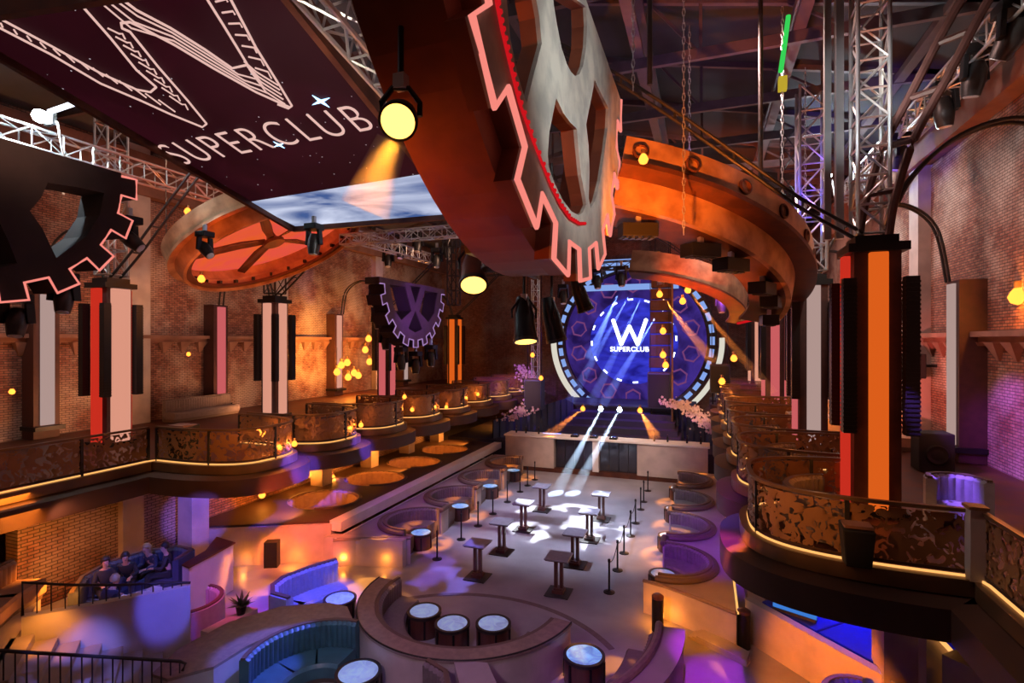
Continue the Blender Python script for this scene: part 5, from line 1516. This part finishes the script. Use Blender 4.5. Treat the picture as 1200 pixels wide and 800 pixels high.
par_can('large glowing orange lantern at the top, just left of the grey gear, throwing a beam', at_d(467, 141, 4.9), (.30, -.68, -.52), .155, .36, 10.5)
par_can('glowing orange lantern pointing down below the grey gear', at_d(555, 332, 9.6), (.25, -.55, -.8), .23, .72, 10.5)
par_can('glowing orange lantern seen edge on, left of the stage logo', at_d(616, 398, 11.2), (.15, -.22, -1), .23, .95, 11.4, body='black_metal')
par_can('unlit black lantern beside the stage logo, next to the edge-on lit one', at_d(652, 398, 11.6), (.2, .1, -1), .2, .95, 11.4, 'black_matte', body='black_metal')
par_can('small unlit black lantern close under the lowest teeth of the grey gear', at_d(686, 362, 11.5), (.35, .1, -1), .16, .7, 11.0, 'black_matte', body='black_metal')
par_can('unlit silver-edged lantern hanging beside the lit one below the grey gear', at_d(575, 312, 9.4), (.15, -.2, -1), .15, .8, 10.5, 'black_matte', body='aluminium')


def moving_head(label, top, d, group='moving heads', s=1.0, lens_mat='glass_clear'):
    """yoke-mounted moving light hanging from its base"""
    top = Vector(top); d = Vector(d).normalized()
    root = thing('moving_head', label, 'stage light', tuple(top), group)
    MB().box((top.x, top.y, top.z - .08 * s), (.36 * s, .36 * s, .16 * s)).build('base', 'black_metal', root, bevel=.02)
    side = d.cross(Vector((0, 0, 1)));  side = side.normalized() if side.length > .1 else Vector((1, 0, 0))
    c = top + Vector((0, 0, -.48 * s))
    for sg in (-1, 1): MB().bar(top + side * sg * .17 * s + Vector((0, 0, -.16 * s)), c + side * sg * .2 * s - Vector((0, 0, .06 * s)), .07 * s, .14 * s).build('yoke_arm', 'black_metal', root, bevel=.015)
    m3 = axis_mat(d)
    hd = MB().lathe([(0, -.24 * s), (.1 * s, -.22 * s), (.155 * s, -.1 * s), (.16 * s, .08 * s), (.13 * s, .26 * s), (.12 * s, .3 * s), (.0, .28 * s)], c, 20, m3).build('head', 'dark_steel', root, smooth=True)
    MB().lathe([(0, .285 * s), (.105 * s, .29 * s), (.1 * s, .31 * s), (0, .32 * s)], c, 20, m3).build('lens', lens_mat, hd, smooth=True)
    MB().bar(top, top + Vector((0, 0, .2 * s)), .08 * s).build('clamp', 'aluminium', root)
    return root


for i, (px, py, dd) in enumerate(((1186, 2, (-.3, .5, -.8)), (1142, 55, (-.1, .2, -1)), (1106, 98, (.1, .1, -1)), (1054, 158, (-.2, .1, -1)))):
    p = at_x(px, py, 6.1)
    moving_head('moving head hanging under the truss along the right brick wall, %s from the top corner' % ORD[i], p, dd, 'moving heads on the right wall truss', 1.5)
for i, (px, py, X, dd, lab) in enumerate(((75, 340, -15.9, (.2, -.2, -1), 'moving head hanging below the lowest teeth of the dark gear'), (20, 366, -16, (.2, -.2, -1), 'moving head hanging under the dark gear at the far left edge'), (152, 272, -15.9, (.6, .3, -.6), 'moving head pointing sideways off the right teeth of the dark gear'),
                                           (368, 283, -9.4, (0, -.1, -1), 'moving head hung inside the right rim of the small copper ring'), (240, 290, -13.2, (.6, 0, -.6), 'moving head tucked inside the left rim of the small copper ring'))):
    moving_head(lab, at_x(px, py, X) + Vector((0, 0, .45)), dd, 'moving heads on the scenery', 1.35 if i < 3 else 1.0)
for i, (px, py, Y) in enumerate(((440, 342, 26), (443, 368, 26), (452, 392, 25.6), (470, 415, 25.2), (487, 420, 26), (505, 412, 27))):
    moving_head('moving head on the rim of the small purple gear, %s going round from its left' % ORD[i], at_y(px, py, Y) + Vector((0, 0, .4)), (.1, -.1, -1), 'moving heads on the purple gear', 1.6)
for i, (px, py) in enumerate(((470, 290), (490, 282), (512, 300), (455, 300), (525, 290))):
    moving_head('moving head on the cross truss behind the tilted screen, %s in the row' % ORD[i], at_y(px, py, 30) + Vector((0, 0, .5)), (.05 * i, -.3, -1), 'moving heads on the far truss', 1.6)
for i, (px, py) in enumerate(((660, 343), (700, 325), (728, 322), (845, 352), (870, 360), (838, 300), (868, 310))):
    moving_head('moving head in the stage rig, %s from the left' % ['first', 'second', 'third', 'sixth', 'seventh', 'fourth', 'fifth'][i], at_y(px, py, 31) + Vector((0, 0, .5)), (.1, -.2, -1), 'moving heads over the stage', 1.5)

# work lights and tubes near the roof
for p, lab in ((at_d(47, 136, 15.2), 'glaring white work light over the dark gear at the far left'), (at_d(969, 206, 23), 'white work light glaring behind the truss tower on the right')):
    t = thing('work_light', lab, 'work light', tuple(p), 'work lights')
    MB().lathe([(0, -.2), (.15, -.13), (.2, 0), (.15, .13), (0, .2)], p, 20).build('lamp', 'bulb_white', t, smooth=True)
    MB().box((p.x, p.y + .25, p.z), (.4, .12, .34)).build('housing', 'dark_steel', t)
    MB().tube([(p.x, p.y + .25, p.z), (p.x + .25, p.y + .3, p.z - .1), (p.x + .4, p.y + .35, p.z - 1.0), (p.x + .42, p.y + .35, p.z - 2.2)], .035, 8).build('bracket', 'aluminium', t, smooth=True)
p, q = at_d(58, 131, 14.8), at_d(93, 119, 14.2)
tag(MB().bar(p, q, .12, .08).build('tube_lamp', 'screen_white'), 'short white tube lamp beside the glaring work light', 'tube lamp')

# ------------------------------------------------------------------ small warm lamps


def bulb(p, r, label, group, fix='ball', mat='bulb_warm'):
    p = Vector(p)
    t = thing('bulb_lamp', label, 'lamp', tuple(p), group)
    MB().lathe([(0, -r), (r * .7, -r * .7), (r, 0), (r * .7, r * .7), (r * .3, r * 1.2), (0, r * 1.25)], p, 12).build('bulb', mat, t, smooth=True)
    MB().lathe([(r * .35, r * 1.1), (r * .45, r * 1.2), (r * .45, r * 2), (0, r * 2.1)], p, 10).build('socket', 'bronze_lip', t, smooth=True)
    if fix == 'wire': MB().tube([p + Vector((0, 0, r * 2)), p + Vector((0, 0, r * 2 + 1.2))], .012, 4).build('cord', 'black_metal', t)
    return t


BULBS = []
def lamp_set(pix, plane, val, r, text, group, fix='ball'):
    fn = {'x': at_x, 'y': at_y, 'd': at_d, 'z': at_z}[plane]
    for i, (px, py) in enumerate(pix):
        p = fn(px, py, val); BULBS.append(p)
        bulb(p, r, text % ORD[i], group, fix)


lamp_set([(395, 436), (400, 428), (407, 425), (408, 442), (415, 437), (420, 440), (428, 410), (432, 397), (433, 424)], 'x', -23.4, .24, 'bare warm bulb of the bright cluster on the left brick wall, %s in order upward', 'bulb cluster on the left wall', 'wire')
lamp_set([(303, 507), (311, 511)], 'x', -14.3, .11, 'warm bulb on the first left scallop terrace, %s one', 'lamps on the left balcony')
lamp_set([(345, 520), (327, 525), (410, 503), (423, 498), (452, 516), (462, 512), (474, 465), (483, 480), (508, 478), (523, 477), (546, 467), (560, 462)], 'x', -13.1, .10, 'small warm bulb along the scalloped left balcony front, %s from the camera', 'lamps along the left balcony front')
lamp_set([(307, 580), (345, 564), (362, 556), (390, 560), (404, 534)], 'x', -15.9, .13, 'warm glowing lamp under the left balcony, %s from the camera', 'lamps under the left balcony')
lamp_set([(14, 459), (221, 415)], 'x', -23.7, .1, 'dim warm bulb on the left brick wall under the ledge, %s from the camera', 'single bulbs on the left wall')
lamp_set([(773, 345), (777, 388), (772, 302), (777, 416), (806, 340), (800, 353), (860, 420), (846, 447), (780, 428)], 'y', 34, .2, 'warm glowing lamp in the stage rig right of the logo, %s of the cluster', 'warm lamps beside the logo')
lamp_set([(843, 482), (844, 495), (845, 510), (846, 525), (847, 540)], 'x', .95, .09, 'small warm bulb in the vertical row behind the right counter, %s from the top', 'bulbs at the stage end')
lamp_set([(624, 416), (618, 520), (634, 443)], 'y', 33, .15, 'warm glowing lamp left of the stage screen, %s from the camera', 'warm lamps left of the screen')
lamp_set([(683, 479), (750, 481)], 'y', 30.9, .15, 'orange stage floor light on the riser, %s from the left', 'stage floor lights')
for i, (px, py) in enumerate(((704, 479), (726, 480))):
    bulb(at_y(px, py, 30.9), .14, 'white stage floor light on the riser throwing a blue-white beam, %s from the left' % ORD[i], 'stage floor lights', mat='bulb_white')
bulb(at_d(1193, 348, 14.3), .22, 'orange wall lamp at the right picture edge on the brick wall', 'wall lamps')
p = Vector(LC) + M1 @ Vector((-2.55, -.6, .95)); 
bulb(at_d(220, 248, 20.4), .13, 'warm bulb on the outside of the small copper ring', 'bulbs on the copper rings')
bulb(at_d(236, 327, 18.8), .13, 'warm bulb low inside the small copper ring', 'bulbs on the copper rings')
bulb(at_d(754, 187, 11.4), .11, 'warm bulb on the outside of the big copper ring', 'bulbs on the copper rings')
# ------------------------------------------------------------------ light
w = bpy.data.worlds.new('world'); SC.world = w; w.use_nodes = True
w.node_tree.nodes['Background'].inputs[0].default_value = (.30, .18, .22, 1); w.node_tree.nodes['Background'].inputs[1].default_value = .0
OR, DO, PU, BL, WH, RD = (1., .30, .035), (1., .17, .02), (.45, .08, 1.), (.06, .08, 1.), (.85, .90, 1.), (1., .06, .03)
# work lights
point('work_light_lamp', tuple(at_d(47, 136, 15.0)), 900, (.72, .92, 1.), .15)
point('work_light_lamp', tuple(at_d(969, 206, 22.7)), 500, (.80, .95, 1.), .15)
area('roof_wash', (-9, 20, 15.9), (-9, 20, 0), 300, (1., .55, .50), 22, 40)
# warm wash of the walls
for y in (7, 14, 21, 28, 36):
    area('wall_wash', (-21.5, y, 4.2), (-24.5, y, 7.5), 150, (1., .40, .15), .4, 3)
    area('wall_wash', (6.0, y + 2, 4.3), (8, y + 2, 8), 60, (1., .30, .16), .4, 3)
    spot('wall_top_wash', (-12, y, 15.5), (-24.5, y, 9), 1700, (1., .56, .36), 70, 1, .5)
    spot('wall_top_wash', (0, y + 1, 15.5), (8, y + 1, 8.5), 2500, (1., .60, .52), 80, 1, .5)
    area('under_balcony_left', (-15.0, y + 1, 2.72), (-16.4, y + 1.01, 1.2), 90, OR, .8, 4)
    if y > 18: area('under_balcony_right', (5, y, 2.65), (5, y + .01, 0), 90, OR, 3.5, 3)
spot('bulb_wall_glow', (-20.5, 26, 6.5), (-24.5, 28.5, 7.2), 2600, (1., .36, .05), 95, .9, .3)
spot('guest_wall_wash', (-15.3, 8.6, 3.3), (-16.35, 10.2, 1.8), 34, (1., .42, .25), 110, .9, .1)
spot('guest_wall_wash', (-15.3, 11.6, 3.3), (-16.35, 11.9, 1.8), 46, (1., .30, .06), 110, .9, .1)
spot('guest_blue', (-11, 7, 5), (-14.4, 10, 1.0), 900, (.12, .16, 1.), 26, .7)
# floor pool and room fill
spot('floor_pool', (-6, 17, 15), (-5.6, 21.5, 0), 12000, (.70, .74, 1.), 46, 1)
spot('gobo_pool', (-9, 27, 13.5), (-5.4, 21.4, 0), 60000, (.86, .92, 1.), 20, .25, .03, ('noise', 10, .47, .56))
spot('gobo_pool', (-2, 13, 13), (-5.6, 20.8, 0), 12000, (.86, .92, 1.), 19, .3, .03, ('noise', 9, .54, .62))
spot('front_fill', (-4.5, 1, 8.2), (-5.5, 14, 0), 1300, (.78, .52, .66), 70, 1, .5)
spot('purple_wash', (-.8, 9, 8.2), (.1, 18.5, .8), 4300, (.36, .03, 1.), 22, .8)
spot('purple_wash', (-1.2, 7, 8.0), (-1.8, 11.4, 0), 700, (.6, .08, .9), 26, .8)
spot('purple_wash', (-4.5, 6, 8.2), (-5, 11, 0.5), 500, (.5, .2, .9), 50, .8)
spot('purple_wash', (-9.5, 8, 9), (-9.6, 20, 0), 2600, PU, 30, .8)
spot('bar_wash', (-5, 20, 12), (-5.4, 29.5, 1), 5200, (1., .68, .52), 40, .8)
spot('stage_blue', (-5.5, 34, 11), (-5.5, 41, 1.2), 4200, (.16, .10, 1.), 80, .8)
spot('stage_purple', (-13, 30, 11), (-12, 38, 2.5), 3800, (.30, .08, 1.), 60, .8)
spot('stage_purple', (1, 30, 11), (0, 37, 2.5), 3000, (.40, .08, .9), 60, .8)
spot('flower_glow', (-12, 30.5, 5.5), (-11.6, 36, 3.4), 700, (1., .55, .3), 60, .8)
spot('flower_glow', (0, 30.5, 5.5), (-1.0, 35, 3), 700, (1., .5, .3), 60, .8)
# blue and purple on the sofas at the left front
spot('blue_sofa_light', (-7.0, 9.5, 9), (-10.5, 12.0, .6), 8000, (.06, .07, 1.), 20, .4)
spot('teal_sofa_light', (-5, 6, 8), (-8.2, 9.0, .6), 650, (.25, .55, 1.), 30, .7)
spot('blue_edge', (-6, 13, 6.5), (-8.85, 8.95, .9), 5500, (.10, .12, 1.), 13, .4)
spot('stair_blue', (-6.5, 5.0, 8.5), (-11.3, 8.45, 1.65), 3000, (.10, .10, 1.), 8, .5)
spot('platform_purple', (-8, 6, 9), (-13.3, 11.3, .8), 2400, (.50, .16, 1.), 16, .6)
spot('left_floor_purple', (-9, 7, 9), (-11.9, 11.2, 0), 2200, (.75, .03, .4), 15, .8)
spot('left_pier_blue', (-11, 9.3, 3.6), (-15.4, 12.6, 1.9), 1500, (.16, .12, 1.), 20, .5)
spot('scallop_blue', (-8.5, 13, 6), (-12.7, 14.2, 3.3), 13000, (.10, .06, 1.), 22, .5)
spot('scallop_blue', (-8.5, 16.5, 6), (-12.7, 17.7, 3.3), 10000, (.10, .06, 1.), 20, .5)
spot('right_fascia_blue', (-2, 16, 5), (.6, 12.8, 3.0), 1600, (.08, .04, 1.), 20, .6)
spot('right_wall_violet', (3.8, 16.2, 8), (8, 18.6, 5.0), 2000, (.36, .06, 1.), 34, .7)
spot('right_wall_violet', (5.6, 12.5, 9), (8, 16.0, 5.2), 1000, (.36, .06, 1.), 30, .7)
spot('right_wall_rose', (4.5, 20, 6), (8, 22.5, 6.0), 900, (1., .20, .16), 70, .8)
spot('right_sofa_violet', (3.4, 12.6, 7.5), (4.75, 13.3, 4.6), 1500, (.30, .12, 1.), 16, .5)
spot('right_booth_blue', (3.2, 14.6, 2.8), (3.6, 13.2, 1.0), 260, (.03, .05, 1.), 110, .5)
spot('right_chair_blue', (1.2, 8.6, 2.4), (2.6, 11.2, .7), 700, (.02, .03, 1.), 20, .5)
spot('passage_violet', (1.8, 15, 2.7), (1.6, 20, .4), 300, (.35, .1, 1.), 70, .8)
# orange on terraces and fronts
spot('stair_orange', (-12.1, 6.5, 2.3), (-12.75, 7.0, .9), 42, OR, 95, .8, .1)
spot('tier_orange', (4.0, 22, 7), (5.5, 25.5, 4.4), 900, (1., .25, .03), 70, .8)
spot('terrace_front_orange', (-9.5, 9.5, 7), (-12.8, 14.6, .6), 6500, (1., .16, .06), 24, .6)
spot('counter_front_orange', (-.4, 10.5, 4.5), (-.3, 14.8, .3), 1000, (1., .27, .0), 30, .6)
spot('booth_front_orange', (.2, 9.3, 2.6), (2.4, 12.8, .5), 1700, (1., .22, .008), 40, .6)
spot('corner_floor_orange', (.3, 10.0, 5.5), (.9, 13.6, 0), 2600, (1., .26, .01), 18, .5, .03, ('noise', 7, .45, .55))
spot('left_floor_orange', (-10.5, 12, 5), (-13.2, 13.0, 0), 2600, (1., .26, .02), 34, .5, .03, ('noise', 8, .46, .56))
spot('left_walk_magenta', (-9.5, 8, 7), (-11.6, 10.4, 0), 1500, (.8, .05, .25), 20, .8)
for y, x in ((14.9, -1.3), (14.6, -.9)): point('post_glow', (x, 14.45, .28), 9, OR, .06)
for i, (x, y) in enumerate(((-9.3, 17.4), (-9.3, 20.8), (-9.4, 24.2), (-9.2, 27.6), (-1.6, 19.2), (-1.5, 22.4), (-1.6, 25.6), (-.1, 28.2))):
    spot('bay_orange', (x + (2.0 if x < -5 else -2.0), y + .6, 5.5), (x + (-.4 if x < -5 else .4), y, .3), 3400, (1., .30, .02), 22, .5, .04, ('noise', 9, .42, .58))
spot('floor_streak', (.5, 24, 5), (-1.9, 19.6, 0), 3000, (1., .38, .05), 24, .6)
for (a, c, p_, col) in (((-12.5, 15, 4.6), (-9.6, 13.6, 0), 1500, (1., .38, .05)), ((-13, 12.5, 4), (-11.6, 13.4, 0), 1200, (1., .36, .05)), ((-2.5, 15.5, 5), (-8.7, 12.9, .4), 1300, (1., .42, .08)), ((3, 16, 4), (.2, 12.6, 0), 1200, (1., .36, .04)),
                        ((-5, 14, 7), (-7.6, 14.9, 0), 1500, (.22, .20, 1.)), ((-5, 12, 7), (-8.6, 15.4, 0), 1500, (.22, .14, 1.)), ((-2, 15, 6), (-2.2, 11.8, 0), 1300, (1., .34, .03)), ((-10, 18, 5), (-9.9, 14.9, .3), 900, (1., .36, .05))):
    spot('floor_streak', a, c, p_ * 1.9, col, 16, .3, .02, ('noise', 7, .45, .56, (1, 1, 1)))
# copper rings, gear and screen surroundings
spot('ring_orange', (-1, 9.5, 8.6), (-1, 14.5, 12.4), 4200, (1., .22, .02), 62, .9)
spot('ring_orange', (-.5, 18, 8.0), (2.0, 17, 11), 900, (1., .20, .02), 90, .9)
spot('ring_white', (4.5, 13, 14.5), (2.8, 18, 11.2), 900, (1., .9, .75), 40, .8)
spot('left_ring_orange', (-13, 11.0, 7.8), (-17.5, 16.5, 11.6), 1500, (1., .19, .02), 64, .9)
spot('left_ring_orange', (-13.5, 19, 9.0), (-17.5, 17, 11), 900, (1., .26, .03), 90, .9)
spot('gear_orange', (-5.2, 5.2, 8.4), (-2.8, 7.0, 10), 330, (1., .17, .02), 100, .9)
spot('gear_face_light', (4.5, 5, 11), (-2, 8.6, 11.4), 2100, (.92, .97, .95), 46, .9, .3)
spot('gear_purple_light', (-10, 22, 8), (-15, 25.5, 9.2), 1600, (.40, .16, .9), 40, .8)
spot('tower_white', (.2, 9.2, 12.0), (3.2, 14, 13), 1100, (.85, .95, 1.), 34, .8)
spot('wall_truss_white', (2.5, 12, 12.0), (6.3, 15, 14.6), 500, (1., .95, .85), 50, .8)
spot('truss_light', (-5.5, 5.5, 9.5), (-8.0, 9.5, 13.5), 900, (1., .8, .66), 60, .8)
spot('low_ring_orange', (-1, 24, 7.5), (-.5, 27.5, 10.5), 6000, (1., .14, .015), 70, .8)
spot('right_railing_glow', (-2.0, 7.0, 7), (1.6, 10.6, 4.6), 800, (1., .36, .08), 22, .8)
spot('left_railing_glow', (-10, 10, 7), (-13.5, 12.3, 4.4), 700, (1., .36, .08), 44, .8)
for p in BULBS[:9]: point('bulb_light', (p.x + .35, p.y - .2, p.z), 60, OR, .1)
for p in BULBS[9:28]: point('bulb_light', (p.x + .25, p.y - .2, p.z + .1), 20, OR, .06)
for p in BULBS[30:40]: point('bulb_light', (p.x - .2, p.y - .3, p.z), 60, OR, .08)
point('right_wall_lamp', tuple(at_d(1193, 348, 14.0)), 160, OR, .1)
for i in range(4): point('booth_glow', (-14.0, 17.0 + 3.4 * i, 1.15), 34, (1., .30, .03), .15)
for q in ((-12.9, 14.05, .25), (-14.3, 13.35, .25), (-11.3, 14.6, .3), (-9.9, 14.9, .3)): point('wall_foot_glow', q, 9, OR, .06)
spot('step_blue', (-8.0, 4.5, 7), (-11.7, 7.0, .9), 1800, (.16, .18, 1.), 16, .5, .04, ('noise', 6, .42, .56))
point('landing_glow', (-13.2, 6.9, 1.9), 4, OR, .05)
point('curb_glow', (6.3, 12.4, 2.2), 60, OR, .1)
for y in (12.5, 16, 19.5, 23, 27): point('right_balcony_glow', (2.2, y, 4.9), 9, (1., .30, .04), .1)
spot('tower_blue', (1.6, 18.6, 10.5), (3.5, 20.8, 12.5), 2600, (.06, .06, 1.), 50, .8)


spot('floor_purple_right', (-.5, 10.8, 7.5), (.5, 12.2, 0), 3600, (.48, .02, .85), 22, .6)
spot('roof_purple', (0, 15, 11.5), (.5, 17, 17), 420, (.55, .25, .8), 90, .8)

# beams: lit haze inside the throw of the lanterns
def haze_mat(name, dens, c=(1, 1, 1)):
    m, nt, out = new_mat(name)
    v = N(nt, 'ShaderNodeVolumeScatter'); v.inputs['Density'].default_value = dens; v.inputs['Color'].default_value = col4(c); v.inputs['Anisotropy'].default_value = .2
    nt.links.new(v.outputs[0], out.inputs[1])


haze_mat('haze', .12); haze_mat('haze_thick', .5)


def beam(label, p, q, r0, r1, power, color, dens='haze'):
    p, q = Vector(p), Vector(q); d = (q - p).normalized(); L = (q - p).length
    tag(MB().lathe([(r0, .12), (r1, L)], p, 16, axis_mat(d)).build('haze_beam', dens, smooth=True), label, 'light beam', 'light beams in the haze', 'stuff')
    b0 = r0 / max(1e-3, (r1 - r0)) * L            # apex of the cone behind the lens
    src = p - d * 0
    spot('beam_lamp', src, q, power, color, max(2 * math.degrees(atan(r1 / L)), 1.6), .2, min(r0 * .5, .05))


beam('orange beam falling from the large lantern at the top', at_d(465, 150, 4.78), at_d(428, 246, 4.9), .14, .24, 500, (1., .30, .03), 'haze_thick')
for i, ((a, c), (d_, e)) in enumerate((((704, 480), (652, 577)), ((726, 480), (672, 577)))):
    beam('blue-white beam from the %s white stage light down to the dance floor' % ('left', 'right')[i], at_y(a, c, 30.75), at_z(d_, e, .02), .05, .34, 30000, (.55, .75, 1.))
for i, (a, c) in enumerate((((752, 348), (692, 474)), ((738, 345), (668, 470)), ((768, 372), (706, 474)), ((724, 345), (690, 420)))):
    beam('blue beam slanting down across the stage screen, %s of four' % ORD[i], at_y(*a, 35), at_y(*c, 33), .05, .36, 34000, (.14, .26, 1.))
for i, (a, c) in enumerate((((776, 348), (836, 424)), ((806, 340), (905, 462)), ((846, 447), (926, 545)), ((750, 481), (768, 512)), ((683, 479), (640, 512)))):
    beam('orange beam slanting down beside the stage, %s of five' % ORD[i], at_y(*a, 30.7), at_y(*c, 29.0), .05, .34, (16000, 16000, 14000, 5000, 5000)[i], (1., .26, .03))

SC.view_settings.view_transform = 'Standard'; SC.view_settings.look = 'None'; SC.view_settings.exposure = .15; SC.view_settings.gamma = 1
try: SC.view_settings.use_curve_mapping = False
except Exception: pass
SC.cycles.use_denoising = True
SC.cycles.max_bounces = 5; SC.cycles.diffuse_bounces = 3; SC.cycles.glossy_bounces = 3; SC.cycles.transparent_max_bounces = 12; SC.cycles.volume_bounces = 0
SC.cycles.sample_clamp_indirect = 6; SC.cycles.caustics_reflective = False; SC.cycles.caustics_refractive = False
